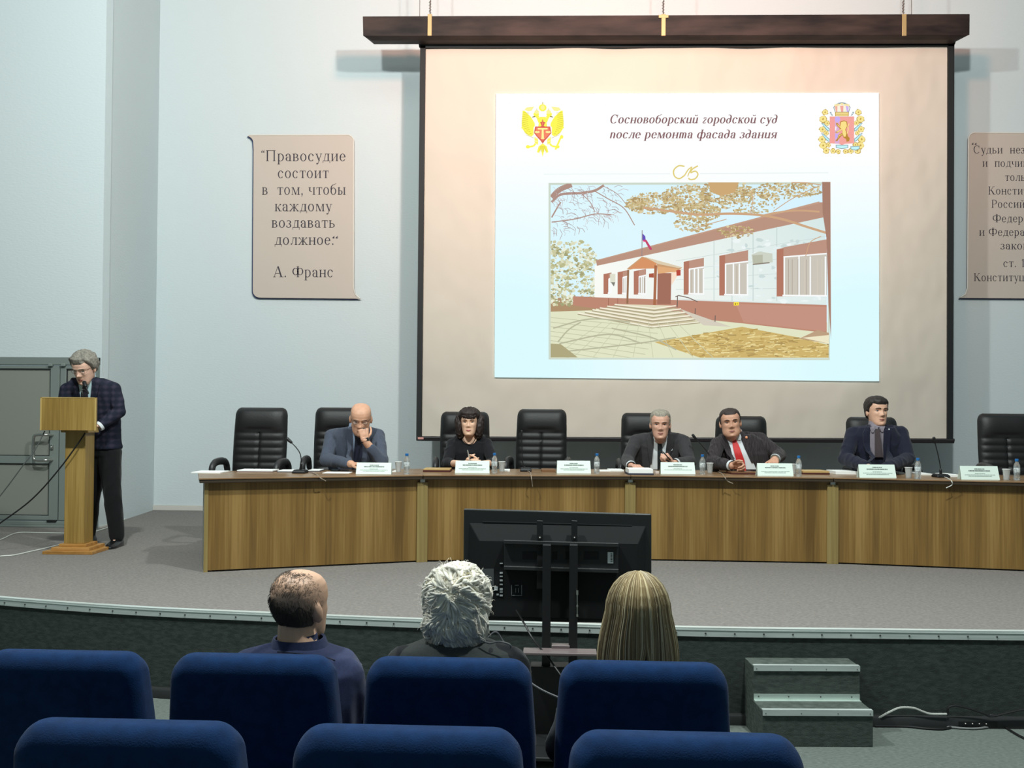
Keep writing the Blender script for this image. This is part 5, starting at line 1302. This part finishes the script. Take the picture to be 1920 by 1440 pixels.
# 1 -- bald man, fist at his mouth
sk1 = skin('skin_tanned', (208, 158, 130)); Y = 8.45
lv = seated(0, Y, [(662, 935, .02, .19, .15), (661, 880, .0, .215, .155), (661, 845, -.04, .225, .15), (664, 818, -.09, .215, .12), (667, 803, -.12, .155, .10), (669, 796, -.13, .085, .075)], 0)
hm = head_matrix(at(676.5, 786.5, 8.20), .42, .16, .02, 1.16)
arms = [(at(622, 816, 8.36), at(612, 862, 8.2), at(659, 870, 7.93), dict(d=(.9, -.25, -.02), n=DN, t=(.2, -1, 0), curl=.5, thumb=.2), .86),
        (at(708, 814, 8.36), at(716, 866, 8.08), at(684, 826, 8.0), dict(d=(-.16, .10, 1), n=(-.3, .95, .1), t=(.8, .4, .2), curl=[1.15, 1.2, 1.2, 1.2], thumb=.4), .62)]
P = dict(skin=sk1, cloth=cloth('grey_blue_suit', (72, 78, 92)), band=m_sh1, trousers=cloth('grey_trousers', (60, 64, 74)), s=1.1, floor=ST, face=dict(nose=1.1, jowl=.12),
         cuff=None, hairmat=M('grey_stubble', (150, 142, 132), .9), hair=lambda q, Mh, st: hair_shell(q, Mh, st, hairline(.30, .10, .05, .05), .0028, .25, .001, upper=lambda p: .165))
root, bv, gv, Mh = make_person('bald man with glasses in a grey suit resting his chin on his fist', (lv[0][0].x, Y, ST), 0, hm, lv, arms, seat_legs(lv[0][0].x, Y), P)
hit = face_parts(root, bv, Mh, M('grey_brows', (120, 100, 86), .9), .004, open_=.55); glasses(root, hit, Mh, M('dark_rim', (40, 36, 34), .3, .5))

obj('shirt_front', patch(gv, [(660, 676, 806), (660, 676, 815), (661.5, 676, 830), (662.5, 675, 845), (664, 674, 865)], .006), m_sh1, root, True)
obj('tie', patch(gv, [(668, 677, 807), (666, 678, 818), (664.5, 679, 835), (663, 678, 855), (662.5, 676, 868)], .014), M('dark_dotted_tie', (24, 28, 48), .6, var=.9, vs=(330, 330, 330)), root, True)
obj('lapel', patch(gv, [(655, 661, 800), (648, 661, 815), (651, 662, 832), (657, 664, 866)], .012), P['cloth'], root, True)
q = MB(); w0 = at(685.5, 829, 8.01); q.tube([w0, w0 + V((-.01, .003, .028))], [.040, .0385], 16); obj('wristwatch', q, m_phone, root, True)

# 2 -- woman in black
sk2 = skin('skin_fair', (222, 178, 150)); Y = 8.85
lv = seated(0, Y, [(881, 930, .02, .185, .15), (881, 880, .0, .18, .15), (881, 848, -.04, .185, .15), (880, 830, -.06, .185, .11), (880, 817, -.07, .135, .085), (880, 811, -.07, .06, .06)], 0)
hm = head_matrix(at(880, 793.5, 8.68), .03, 0, 0, 1.04)
arms = [(at(849, 830, 8.78), at(838, 868, 8.62), at(871, 870, 8.28), dict(d=(.9, -.3, .12), n=(.2, .9, -.2), t=(0, -.1, 1), curl=.6, thumb=.2), .35),
        (at(912, 830, 8.78), at(925, 868, 8.62), at(901, 870, 8.26), dict(d=(-.9, -.25, .05), n=(-.2, .9, -.2), t=(0, -.1, 1), curl=.6, thumb=.2), .35)]
def bob(q, Mh, st):
    h = MB()
    hair_shell(h, Mh, st, hairline(.163, .08, .02, -.01), .026, .9, .004, 40)
    me = MB(); 
    for sx in (-1, 1): me.ell((0, 0, 0), (.040, .066, .118), Mh @ Matrix.Translation((.090 * sx, .020, .082)) @ Matrix.Rotation(.10 * sx, 4, 'Y'))
    me.ell((0, .075, .08), (.088, .055, .125), Mh); me.ell((0, .01, .195), (.096, .100, .066), Mh); me.ell((0, -.066, .178), (.064, .034, .030), Mh)
    r = remesh(me, .006, 4); wrinkle(r, .010, 46, 3, (1, 1, .25)); o = len(q.v)
    q.add([v.co.copy() for v in r.vertices], [list(p.vertices) for p in r.polygons]); q.add(h.v, h.f)
P = dict(skin=sk2, cloth=cloth('black_blouse', (26, 26, 30)), trousers=cloth('black_skirt', (24, 24, 28)), s=.95, floor=ST, open_neck=False, gname='blouse', sleeve=1.0, face=dict(nose=.85),
         hairmat=M('dark_brown_hair', (40, 28, 24), .6, var=.5, vs=(90, 90, 14), bump=.6, bs=(160, 160, 20), dist=.006), hair=bob)
root, bv, gv, Mh = make_person('dark-haired woman in a black blouse with her hands folded on the table', (lv[0][0].x, Y, ST), 0, hm, lv, arms, seat_legs(lv[0][0].x, Y), P)
face_parts(root, bv, Mh, M('dark_brows', (60, 44, 38), .9), .0028, (172, 84, 84))
obj('neckline', patch(gv, [(868, 893, 810.5), (866, 895, 818), (868, 893, 826), (872, 889, 831), (877, 884, 833.5)], .003), sk2, root, True, label='bare skin at the round neckline')
q = MB(); Pn = [cast(gv, x, y, .008) for x, y in ((867, 813), (868, 822), (872, 829), (878, 833), (884, 832), (889, 827), (892, 819), (893, 813))]; q.tube(spline([p for p in Pn if p], 4), .003, 6); obj('necklace', q, m_phone, root, True)
q = MB(); hb = at(885, 862, 8.2); q.tube([hb + V((-.02, 0, -.01)), hb + V((-.04, .0, .085))], .0045, 8); pen = tag(obj('pen', q, M('silver_pen', (210, 208, 200), .3, .6)), 'silver pen held upright by the woman in black', 'pen')

# 3 -- grey-haired man with a dark tie
sk3 = skin('skin_ruddy', (204, 156, 134)); Y = 8.9
lv = seated(0, Y, [(1236, 930, .02, .2, .16), (1236, 885, .0, .225, .16), (1236, 850, -.05, .235, .155), (1237, 825, -.09, .225, .12), (1238, 812, -.11, .155, .10), (1239, 805, -.12, .085, .075)], 0)
hm = head_matrix(at(1238, 797, 8.66), .10, -.08, 0, 1.12)
arms = [(at(1192, 825, 8.78), at(1176, 862, 8.62), at(1183, 873, 8.34), dict(d=(.45, -.9, -.0), n=DN, t=(.9, .4, 0), curl=.35, thumb=.1), .9),
        (at(1281, 825, 8.78), at(1293, 866, 8.6), at(1263, 869, 8.30), dict(d=(-.55, -.25, .7), n=(-.7, -.1, -.6), t=(-.3, .6, .6), curl=[.95, 1.1, 1.15, 1.2], thumb=.5), .8)]
P = dict(skin=sk3, cloth=cloth('charcoal_suit', (56, 54, 56)), band=m_shirt, trousers=cloth('charcoal_trousers', (46, 46, 50)), s=1.08, floor=ST, cuff=m_shirt, face=dict(nose=1.15, jowl=.06),
         hairmat=M('grey_short_hair', (146, 138, 124), .8, var=.3, vs=(120, 120, 30), bump=.5, bs=(200, 200, 40), dist=.004), hair=lambda q, Mh, st: hair_shell(q, Mh, st, hairline(.196, .10, .05, .02), .010, .5, .003, 50))
root, bv, gv, Mh = make_person('grey-haired man in a charcoal suit with a narrow dark tie, one fist raised', (lv[0][0].x, Y, ST), 0, hm, lv, arms, seat_legs(lv[0][0].x, Y), P)
face_parts(root, bv, Mh, M('grey_brows_2', (120, 104, 90), .9), .004)
SF = [(1226, 1251, 815), (1225.5, 1251, 825), (1224.5, 1249, 840), (1222.5, 1247, 855), (1220, 1245, 868), (1219, 1244, 880)]
obj('shirt_front', patch(gv, SF, .003), m_shirt, root, True)
obj('tie', patch(gv, [(1234, 1241, 822), (1233, 1241, 832), (1233, 1242, 845), (1233, 1243.5, 860), (1233, 1243.5, 882)], .014), M('black_tie', (26, 32, 34), .5), root, True)
obj('lapel', patch(gv, [(1222, 1226.5, 808), (1213, 1225.5, 824), (1215, 1225, 842), (1219, 1222, 870)], .012), P['cloth'], root, True)
obj('lapel', patch(gv, [(1250.5, 1255, 808), (1251, 1263, 824), (1249, 1260, 842), (1245, 1249, 870)], .012), P['cloth'], root, True)
for pts in ([(1225, 1233, 814), (1225.5, 1236, 821), (1227, 1232, 826)], [(1243, 1252, 814), (1240, 1251, 821), (1245, 1249.5, 826)]): obj('shirt_collar', patch(gv, pts, .019, ncol=7), m_shirt, root, True)
q = MB(); hb = at(1256, 843, 8.4); c = cast(gv, 1259, 843, .008); c and q.ell(c, (.009, .004, .014)); obj('lapel_pin', q, m_shirt, root, True)
q = MB(); hb = at(1251, 858, 8.22); q.tube([hb + V((.03, .02, -.02)), hb + V((-.04, -.02, .05))], .0055, 8); tag(obj('pen', q, m_phone), 'dark pen in the raised fist of the grey-haired man', 'pen')

# 4 -- man with the red tie, leaning
sk4 = skin('skin_dark_tan', (200, 150, 124)); Y = 8.85
lv = seated(0, Y, [(1400, 930, .06, .22, .18), (1398, 885, .02, .245, .19), (1393, 850, -.02, .25, .175), (1387, 826, -.03, .23, .13), (1381, 814, -.05, .15, .105), (1377, 808, -.06, .088, .08)], 0)
lv = [(c + V((0, 0, 0)), a, b) for c, a, b in lv]
hm = head_matrix(at(1369.5, 794, 8.70), .04, -.10, -.10, 1.12, 1.03)
arms = [(at(1346, 830, 8.75), at(1336, 866, 8.55), at(1372, 873, 8.25), dict(d=(.85, -.4, .05), n=(.2, .3, -.9), t=(.2, -.6, .7), curl=[.9, 1, 1.05, 1.05], thumb=.4), .88),
        (at(1425, 822, 8.85), at(1461, 853, 8.66), at(1453, 861, 8.36), dict(d=(-.35, -.85, -.25), n=(-.2, .25, -.9), t=(-.9, .4, 0), curl=.7, thumb=.3), .88)]
pin = cloth('dark_pinstripe_suit', (52, 46, 48), var=.5, vs=(150, 20, 20))
P = dict(skin=sk4, cloth=pin, band=m_shirt, trousers=cloth('dark_trousers_2', (40, 38, 42)), s=1.12, floor=ST, cuff=m_shirt, face=dict(nose=1.1, jowl=.22), neck=1.1,
         hairmat=M('dark_short_hair', (52, 40, 36), .7, bump=.5, bs=(200, 200, 60), dist=.004), hair=lambda q, Mh, st: hair_shell(q, Mh, st, hairline(.192, .10, .05, .012), .008, .5, .002, 50))
root, bv, gv, Mh = make_person('heavy man in a dark pinstriped suit with a bright red tie, leaning back', (lv[0][0].x, Y, ST), 0, hm, lv, arms, seat_legs(lv[0][0].x, Y), P)
face_parts(root, bv, Mh, M('dark_brows_2', (58, 44, 38), .9), .0042)
obj('shirt_front', patch(gv, [(1361, 1386, 815), (1364, 1390, 825), (1370, 1397, 840), (1373, 1407, 855), (1374, 1413, 868), (1375, 1418, 880)], .006), m_shirt, root, True)
obj('tie', patch(gv, [(1372, 1380, 818), (1373, 1380, 824), (1374, 1386, 836), (1377, 1391, 850), (1381, 1396, 864), (1390, 1398, 876), (1394, 1399, 884)], .015), M('red_tie', (206, 44, 44), .5, bump=.3, bs=(300, 300, 300)), root, True)
obj('lapel', patch(gv, [(1353, 1361, 812), (1350, 1364, 826), (1358, 1370, 842), (1368, 1374, 866)], .012), pin, root, True)
obj('lapel', patch(gv, [(1386, 1394, 809), (1390, 1404, 824), (1397, 1410, 842), (1409, 1414, 868)], .012), pin, root, True)
for pts in ([(1360, 1369, 814), (1362, 1373, 821), (1365, 1370, 826)], [(1379, 1387, 812), (1379, 1390, 819), (1384, 1389, 825)]): obj('shirt_collar', patch(gv, pts, .019, ncol=7), m_shirt, root, True)
q = MB(); c = cast(gv, 1399.5, 820.5, .010); q.cap(c, .014, c + V((0, -.004, 0)), .012, 14); obj('round_badge', q, M('orange_badge', (224, 150, 112), .4), root, True)
q = MB(); e, w_ = arms[1][1], arms[1][2]; d_ = (w_ - e).normalized(); c = w_ - d_ * .004; q.tube([c, c + d_ * .016], .040, 16); obj('wristwatch', q, M('steel_watch', (170, 164, 150), .3, .8), root, True)

# 5 -- young man in dark blue
sk5 = skin('skin_light', (212, 166, 140)); Y = 8.75
lv = seated(0, Y, [(1643, 940, .02, .2, .16), (1643, 885, .0, .215, .155), (1643, 850, -.03, .225, .15), (1643, 818, -.06, .225, .12), (1643, 801, -.07, .16, .10), (1644, 792, -.08, .085, .075)], 0)
hm = head_matrix(at(1644, 773, 8.68), .0, .16, 0, 1.12)
arms = [(at(1600, 812, 8.72), at(1585, 860, 8.55), at(1628, 876, 8.16), dict(d=(.8, -.6, 0), n=DN, t=(.5, .8, .2), curl=.5, thumb=.2), .92),
        (at(1689, 811, 8.72), at(1702, 860, 8.55), at(1660, 878, 8.16), dict(d=(-.8, -.6, 0), n=DN, t=(-.5, .8, .2), curl=.5, thumb=.2), .92)]
P = dict(skin=sk5, cloth=cloth('dark_navy_suit', (28, 30, 46)), band=m_sh5, trousers=cloth('navy_trousers', (28, 30, 42)), s=1.08, floor=ST, face=dict(nose=1.15), sleeve=1.08,
         hairmat=M('black_brown_hair', (38, 30, 26), .6, bump=.5, bs=(180, 180, 40), dist=.005), hair=lambda q, Mh, st: hair_shell(q, Mh, st, hairline(.178, .105, .05, -.0), .016, .8, .004, 40))
root, bv, gv, Mh = make_person('young dark-haired man in a navy suit and grey tie looking to one side', (lv[0][0].x, Y, ST), 0, hm, lv, arms, seat_legs(lv[0][0].x, Y), P)
face_parts(root, bv, Mh, M('dark_brows_3', (50, 38, 32), .9), .0038)
obj('shirt_front', patch(gv, [(1632, 1658, 801), (1631, 1657, 815), (1631, 1656, 835), (1630.5, 1657, 858)], .006), m_sh5, root, True)
obj('tie', patch(gv, [(1642, 1651, 804), (1641, 1650, 812), (1641, 1653, 830), (1641, 1656, 857)], .021), cloth('brown_grey_tie', (74, 64, 66)), root, True)
obj('lapel', patch(gv, [(1626, 1632, 796), (1618, 1631, 812), (1620, 1631, 835), (1626, 1631, 866)], .012), P['cloth'], root, True)
obj('lapel', patch(gv, [(1658, 1664, 796), (1657, 1670, 812), (1656, 1668, 835), (1657, 1662, 866)], .012), P['cloth'], root, True)
for pts in ([(1632, 1639, 800), (1632, 1641, 805), (1634.5, 1638, 811)], [(1651, 1659, 799), (1649.5, 1658, 804), (1653, 1656, 810)]): obj('shirt_collar', patch(gv, pts, .019, ncol=7), m_sh5, root, True)
q = MB(); c = cast(gv, 1667, 805, .009); q.ell(c, (.007, .004, .007)); obj('lapel_pin', q, m_shirt, root, True)

# 6 -- man reading at the lectern
sk6 = skin('skin_pale', (222, 178, 156)); Y = 8.3
lv = [(at(x, y, Y + d), a, b) for x, y, d, a, b in ((193, 842, .06, .165, .14), (191, 810, .04, .16, .135), (186, 775, .0, .18, .14), (176, 742, -.06, .205, .14), (170, 722, -.1, .20, .115), (165, 709, -.13, .14, .095), (163, 701, -.14, .08, .07))]
hm = head_matrix(at(158.5, 691, 8.06), .48, -.14, .02, 1.12)
arms = [(at(126, 728, 8.14), at(116, 778, 8.14), at(138, 781, 8.04), dict(d=(.5, -.8, -.1), n=DN, t=(.8, .4, 0), curl=.4, thumb=.2), .92),
        (at(213, 726, 8.22), at(224, 772, 8.22), at(190, 797, 8.10), dict(d=(-.75, -.45, -.1), n=DN, t=(-.4, .8, .1), curl=.5, thumb=.2), .9)]
legs = [(at(177, 850, 8.35), at(172, 925, 8.36), V((at(168, 1000, 8.5).x, 8.47, ST + .10)), V((-.25, -1, 0))), (at(205, 850, 8.35), at(210, 922, 8.30), V((at(219, 1005, 8.3).x, 8.30, ST + .10)), V((.05, -1, 0)))]
plaid = M('navy_plaid', (38, 42, 60), .9, spec=.2)
def add_plaid(m):
    nt = m.node_tree; b = nt.nodes['Principled BSDF']; tc = nt.nodes.new('ShaderNodeTexCoord'); mix = None
    w1 = nt.nodes.new('ShaderNodeTexWave'); w1.wave_type = 'BANDS'; w1.bands_direction = 'X'; w1.inputs['Scale'].default_value = 6
    w2 = nt.nodes.new('ShaderNodeTexWave'); w2.wave_type = 'BANDS'; w2.bands_direction = 'Z'; w2.inputs['Scale'].default_value = 6
    a = nt.nodes.new('ShaderNodeMath'); a.operation = 'ADD'; r = nt.nodes.new('ShaderNodeValToRGB')
    for w in (w1, w2): nt.links.new(tc.outputs['Object'], w.inputs[0]); w.inputs['Distortion'].default_value = 1.2; w.inputs['Detail Scale'].default_value = 1
    nt.links.new(w1.outputs['Fac'], a.inputs[0]); nt.links.new(w2.outputs['Fac'], a.inputs[1])
    h = nt.nodes.new('ShaderNodeMath'); h.operation = 'MULTIPLY'; h.inputs[1].default_value = .5; nt.links.new(a.outputs[0], h.inputs[0]); nt.links.new(h.outputs[0], r.inputs[0])
    r.color_ramp.elements[0].color = rgb(30, 34, 48); r.color_ramp.elements[1].color = rgb(56, 52, 68); r.color_ramp.elements[0].position = .35
    nt.links.new(r.outputs[0], b.inputs['Base Color'])
add_plaid(plaid)
def wavy(q, Mh, st):
    hair_shell(q, Mh, st, hairline(.185, .10, .05, -.01), .024, .9, .010, 34, 5)
P = dict(skin=sk6, cloth=plaid, band=m_sh6, trousers=cloth('black_trousers', (18, 18, 20)), shoes=M('black_shoe', (22, 22, 24), .25), s=1.06, floor=ST, cuff=m_shirt, face=dict(nose=1.15), hair=wavy,
         hairmat=M('grey_wavy_hair', (128, 122, 112), .75, var=.35, vs=(60, 60, 60), bump=.7, bs=(110, 110, 50), dist=.006))
root, bv, gv, Mh = make_person('man with wavy grey hair and a plaid navy jacket reading at the lectern', (lv[0][0].x, Y, ST), -.12, hm, lv, arms, legs, P)
hit = face_parts(root, bv, Mh, M('grey_brows_3', (120, 110, 100), .9), .0035, open_=.6); glasses(root, hit, Mh, M('brown_rim', (96, 70, 54), .3, .5))
obj('shirt_front', patch(gv, [(146, 172, 712), (147, 172, 720), (149, 171, 732), (151, 169, 748), (153, 168, 760)], .007), m_sh6, root, True)
obj('tie', patch(gv, [(155, 163, 722), (154, 164, 732), (153, 165, 748), (153, 165, 762)], .015), M('dark_striped_tie', (36, 34, 46), .5, var=.7, vs=(60, 60, 160)), root, True)
obj('lapel', patch(gv, [(171, 177, 708), (172, 186, 722), (170, 182, 740), (168, 174, 762)], .013), plaid, root, True)
obj('lapel', patch(gv, [(141, 147, 710), (138, 147, 724), (142, 150, 742), (148, 153, 762)], .013), plaid, root, True)
# ---------------------------------------------------------------- three listeners in the front row, seen from behind
def aud_legs(c, Y): return [(V((c + sx * .1, Y + .05, .50)), V((c + sx * .12, Y + .45, .49)), V((c + sx * .12, Y + .47, .10)), V((0, 1, 0))) for sx in (-1, 1)]
def strand(mb, pts, r, n=5):
    k = len(pts); mb.tube(pts, [r * (.55 + .45 * math.sin(PI * min(1, (i + .6) / k))) if i < k - 1 else r * .15 for i in range(k)], n, flat=.7)

# balding man in a navy jacket
YA = 2.84; sk7 = skin('skin_neck', (200, 160, 134))
lv = [(at(x, y, YA + d), a, b) for x, y, d, a, b in ((560, 1540, .02, .17, .12), (558, 1400, .0, .18, .125), (556, 1310, .0, .195, .13), (556, 1255, .01, .205, .12), (556, 1226, .02, .18, .095), (558, 1208, .03, .09, .075), (559, 1196, .03, .062, .062))]
hm = head_matrix(at(564, 1139, 2.90), -.10, PI - .42, -.06, 1.0, .98)
arms = [(at(468, 1244, 2.84), at(440, 1390, 2.86), at(520, 1440, 3.12), dict(d=(.6, .8, -.1), n=DN, t=(.8, -.5, 0), curl=.4), .92), (at(648, 1262, 2.84), at(662, 1390, 2.88), at(600, 1440, 3.12), dict(d=(-.6, .8, -.1), n=DN, t=(-.8, -.5, 0), curl=.4), .92)]
def balding(q, Mh, st):
    line = hairline(.30, .085, .035, .06)
    hair_shell(q, Mh, st, line, .0018, .06, .0012, 90, upper=lambda p: .135 + .03 * noise.noise(V((p.x * 28, p.y * 28, 2))))
    rg = random.Random(4)
    for k in range(7500):
        th = PI + rg.gauss(0, 1.0); z = rg.uniform(.03, .232)
        if abs(th - PI) > 1.75: continue
        p = head_point(th, z, st)
        if z < line(p): continue
        thin = smoothstep(.11, .19, z) * (1 - .6 * smoothstep(.215, .235, z) * (p.y < .06))
        if rg.random() < thin * .82: continue
        c = V((0, .006, .125)); d = (p - c).normalized(); dn = V((rg.gauss(0, .18) + (p.x) * 4, .5 * (.03 - p.y) * 10, -1 if z < .17 else .25)); dn = (dn - d * dn.dot(d)).normalized()
        L = rg.uniform(.010, .019); q.tube([Mh @ (p - d * .001), Mh @ (p + d * .0022 + dn * L * .5), Mh @ (p + d * .0026 + dn * L)], [.0005, .00045, .0002], 3)
P = dict(skin=sk7, band=cloth0('navy_collar_lining', (40, 48, 78)), band_r=.055, cloth=cloth('navy_jacket', (40, 48, 78)), trousers=cloth('navy_trousers_2', (30, 34, 52)), s=1.02, floor=0, voxel=.004, hairmat=M('dark_cropped_hair', (84, 73, 62), .8), hair=balding, wr=.006)
root, bv, gv, Mh = make_person('balding man in a navy jacket seen from behind in the front row', (lv[0][0].x, YA, 0), 0, hm, lv, arms, aud_legs(lv[0][0].x, YA), P)
q = MB(); cc = lv[-2][0]; rows = []
for z, a, b in ((-.03, .105, .092), (.004, .086, .078), (.022, .079, .072), (.020, .072, .067), (-.01, .078, .070)): rows.append(ringpts(cc + V((.004, .004, z)), a, b, 0, 36, 2.2))
q.loft(rows, cap=False); obj('jacket_collar', q, P['cloth'], root, True)
q = MB(); q.tube([cast(gv, x, y, .001) or at(x, y, 2.74) for x, y in ((520, 1222), (560, 1226), (600, 1230), (628, 1238))], .0022, 6); obj('collar_seam', q, M('dark_seam', (24, 28, 44), .9), root, True)

# woman with curly white hair
lv = [(at(x, y, YA + d), a, b) for x, y, d, a, b in ((858, 1540, .02, .18, .13), (858, 1400, .0, .19, .14), (858, 1300, .0, .195, .135), (858, 1242, .01, .205, .12), (858, 1217, .02, .185, .09), (858, 1203, .03, .09, .075), (858, 1196, .03, .06, .06))]
hm = head_matrix(at(857, 1136, 2.90), .02, PI, 0, 1.0)
arms = [(at(760, 1240, 2.86), at(752, 1390, 2.88), at(800, 1440, 3.12), dict(d=(.6, .8, -.1), n=DN, t=(.8, -.5, 0), curl=.4), .92), (at(958, 1240, 2.86), at(972, 1390, 2.88), at(915, 1440, 3.12), dict(d=(-.6, .8, -.1), n=DN, t=(-.8, -.5, 0), curl=.4), .92)]
def soft_hair():
    m = M('white_hair', (255, 243, 218), .6, var=.05, vs=(40, 40, 40)); b = m.node_tree.nodes['Principled BSDF']
    b.inputs['Subsurface Weight'].default_value = .6; b.inputs['Subsurface Radius'].default_value = (1, 1, .9); b.inputs['Subsurface Scale'].default_value = .02
    return m
def curly(q, Mh, st):
    h = MB(); h.ell((0, .012, .142), (.102, .112, .106), Mh); h.ell((0, .05, .075), (.096, .07, .09), Mh)
    r = remesh(h, .006, 4); wrinkle(r, .010, 26, 7, (1, 1, .8)); bvv = bvh_of(r)
    q.add([v.co.copy() for v in r.vertices], [list(p.vertices) for p in r.polygons])
    rg = random.Random(11); Mi = Mh.inverted(); swirl = Mh @ V((.012, .118, .165)); ctr = Mh @ V((0, .03, .115))
    lo = (Mh @ V((0, 0, -.02))).z
    for k in range(1700):
        u = V((rg.gauss(0, 1), rg.gauss(0, 1), rg.gauss(0, 1))).normalized()
        if u.y > .62 and u.z < .4: continue                    # face side stays open
        hitp = bvv.ray_cast(ctr + u * .4, -u)
        if hitp[0] is None: continue
        p = hitp[0]; n = hitp[1]
        if n.dot(u) < 0: n = -n
        pts = [p + n * .001]; ph = rg.uniform(0, 6.28); steps = rg.randint(7, 12); cur = (1 if noise.noise(p * 17 + V((5, 3, 1))) > 0 else -1) * rg.uniform(.04, .18); w = noise.noise(p * 13) * 1.5
        away = p - swirl; away -= n * away.dot(n); d = away.normalized() * .9 + V((0, 0, -.55)) if away.length > 1e-4 else V((0, 0, -1))
        d -= n * d.dot(n); d.normalize(); d = Matrix.Rotation(w, 3, n) @ d
        if p.z < (Mh @ V((0, 0, .05))).z: steps = rg.randint(5, 7)
        for i in range(steps):
            p = p + d * .0088; near = bvv.find_nearest(p)
            if near[0] is not None: n = near[1] if near[1].dot(n) > 0 else -near[1]; p = near[0] + n * (-.0012 + .0035 * math.sin(PI * i / steps) + rg.uniform(0, .0006))
            d = Matrix.Rotation(cur, 3, n) @ d; d -= n * d.dot(n); d.normalize(); pts.append(p.copy())
        strand(q, pts, rg.uniform(.0038, .0082), 6)
    for k in range(150):                                       # fly-away hairs
        u = V((rg.gauss(0, 1), rg.gauss(0, .8) - .3, rg.gauss(.5, 1))).normalized(); hitp = bvv.ray_cast(ctr + u * .4, -u)
        if hitp[0] is None: continue
        p = hitp[0]; d = (u + V((rg.gauss(0, .7), rg.gauss(0, .4), rg.gauss(0, .5)))).normalized(); side = d.cross(u)
        q.tube([p, p + d * .010 + u * .004, p + d * .022 + u * .003 + side * .006, p + d * .028 - V((0, 0, .004)) + side * .012], [.0006, .0005, .0004, .0002], 3)
P = dict(skin=sk7, cloth=cloth('black_sweater', (24, 26, 30)), trousers=cloth('black_trousers_3', (24, 24, 26)), s=.98, floor=0, gname='sweater', hair=curly, hairmat=soft_hair())
root, bv, gv, Mh = make_person('woman with thick curly white hair in a dark vest seen from behind', (lv[0][0].x, YA, 0), 0, hm, lv, arms, aud_legs(lv[0][0].x, YA), P)
vest = MB(); torso(vest, [(c, a * .93, b + .004) for c, a, b in lv[:-2]] + [(lv[-2][0] + V((0, 0, .004)), .098, .082)], 0, .006)
vm = remesh(vest, .007, 4); wrinkle(vm, .004, 8, 2); obj('vest', vm, cloth('charcoal_vest', (48, 53, 52)), root, True)
q = MB(); Pn = [at(902, 1200, 2.80), at(918, 1206, 2.79), at(935, 1203, 2.79), at(955, 1208, 2.79), at(958, 1216, 2.79)]
for k in range(len(Pn)):
    x, y = ((900, 1201), (915, 1205), (932, 1206), (950, 1211), (957, 1222))[k]; Pn[k] = cast(bvh_of(vm), x, y, .004) or Pn[k]
q.tube(spline(Pn, 5), .0028, 6); obj('vest_piping', q, M('grey_piping', (96, 98, 98), .8), root, True)

# woman with straight blonde hair
lv = [(at(x, y, YA + d), a, b) for x, y, d, a, b in ((1195, 1540, .02, .17, .13), (1195, 1400, .0, .18, .135), (1195, 1320, .0, .185, .13), (1195, 1282, .01, .19, .12), (1195, 1258, .02, .17, .09), (1195, 1240, .03, .09, .075), (1195, 1222, .03, .058, .058))]
hm = head_matrix(at(1195, 1147, 2.92), .03, PI + .05, 0, .98)
arms = [(at(1098, 1284, 2.86), at(1052, 1400, 2.90), at(1120, 1440, 3.14), dict(d=(.6, .8, -.1), n=DN, t=(.8, -.5, 0), curl=.4), .92), (at(1296, 1284, 2.86), at(1330, 1400, 2.88), at(1260, 1440, 3.12), dict(d=(-.6, .8, -.1), n=DN, t=(-.8, -.5, 0), curl=.4), .92)]
def straight(q, Mh, st):
    def prof(t):                        # t 0 crown .. 1 tip : radius across, radius along, height (head space)
        if t < .42:
            a = t / .42 * PI / 2; return .099 * math.sin(a), .112 * math.sin(a), .122 + .124 * math.cos(a)
        k = (t - .42) / .58; w = .099 + .026 * math.sin(k * PI * .62) - .004 * k ** 4; return w, .112 - .006 * k, .122 - .205 * k
    hull = MB(); rows = []
    for j in range(1, 31):
        a, b, z = prof(j / 30); rows.append([Mh @ V((a * .93 * math.cos(t), .012 + b * .93 * math.sin(t) * (1 if math.sin(t) > 0 else .45), z - .004)) for t in [2 * PI * k / 48 for k in range(48)]])
    q.loft(rows)
    rg = random.Random(5)
    for k in range(2400):
        phi = rg.uniform(-.28, PI + .28); lay = rg.uniform(.94, 1.035); r = rg.uniform(.0009, .0021); end = rg.uniform(.93, 1.0); pts = []
        clump = noise.noise(V((phi * 9, 0, 0))); wob = rg.gauss(0, .02)
        gap = math.exp(-((phi - 1.62) / .13) ** 2)
        for i in range(15):
            t = .02 + (end - .02) * i / 14; a, b, z = prof(t); ph = phi + (clump * .05 + wob) * t + .015 * math.sin(t * 9 + phi * 5) + (.16 * math.copysign(1, phi - 1.62) * gap * smoothstep(.62, 1, t))
            ll = lay + .02 * clump * t
            pts.append(Mh @ V((a * ll * math.cos(ph), .012 + b * ll * math.sin(ph) * (1 if math.sin(ph) > 0 else .45), z)))
        q.tube(pts, [r * (.6 + .4 * min(1, i / 3)) if i < 14 else r * .4 for i in range(15)], 4, mi=rg.choice((0, 0, 1, 2)))
def straight_obj(root, Mh, st):
    q = MB(); straight(q, Mh, st); q.m = [m for m in q.m]
    obj('hair', q, [M('dark_blonde_hair', (150, 130, 94), .42), M('blonde_streak', (212, 196, 158), .42), M('brown_streak', (108, 90, 62), .5)], root, True, angle=80)
P = dict(skin=sk7, cloth=cloth('dark_top', (38, 42, 52)), trousers=cloth('dark_skirt', (24, 24, 28)), s=.96, floor=0, gname='top')
root, bv, gv, Mh = make_person('woman with straight shoulder-length blonde hair seen from behind', (lv[0][0].x, YA, 0), 0, hm, lv, arms, aud_legs(lv[0][0].x, YA), P)
straight_obj(root, Mh, {})
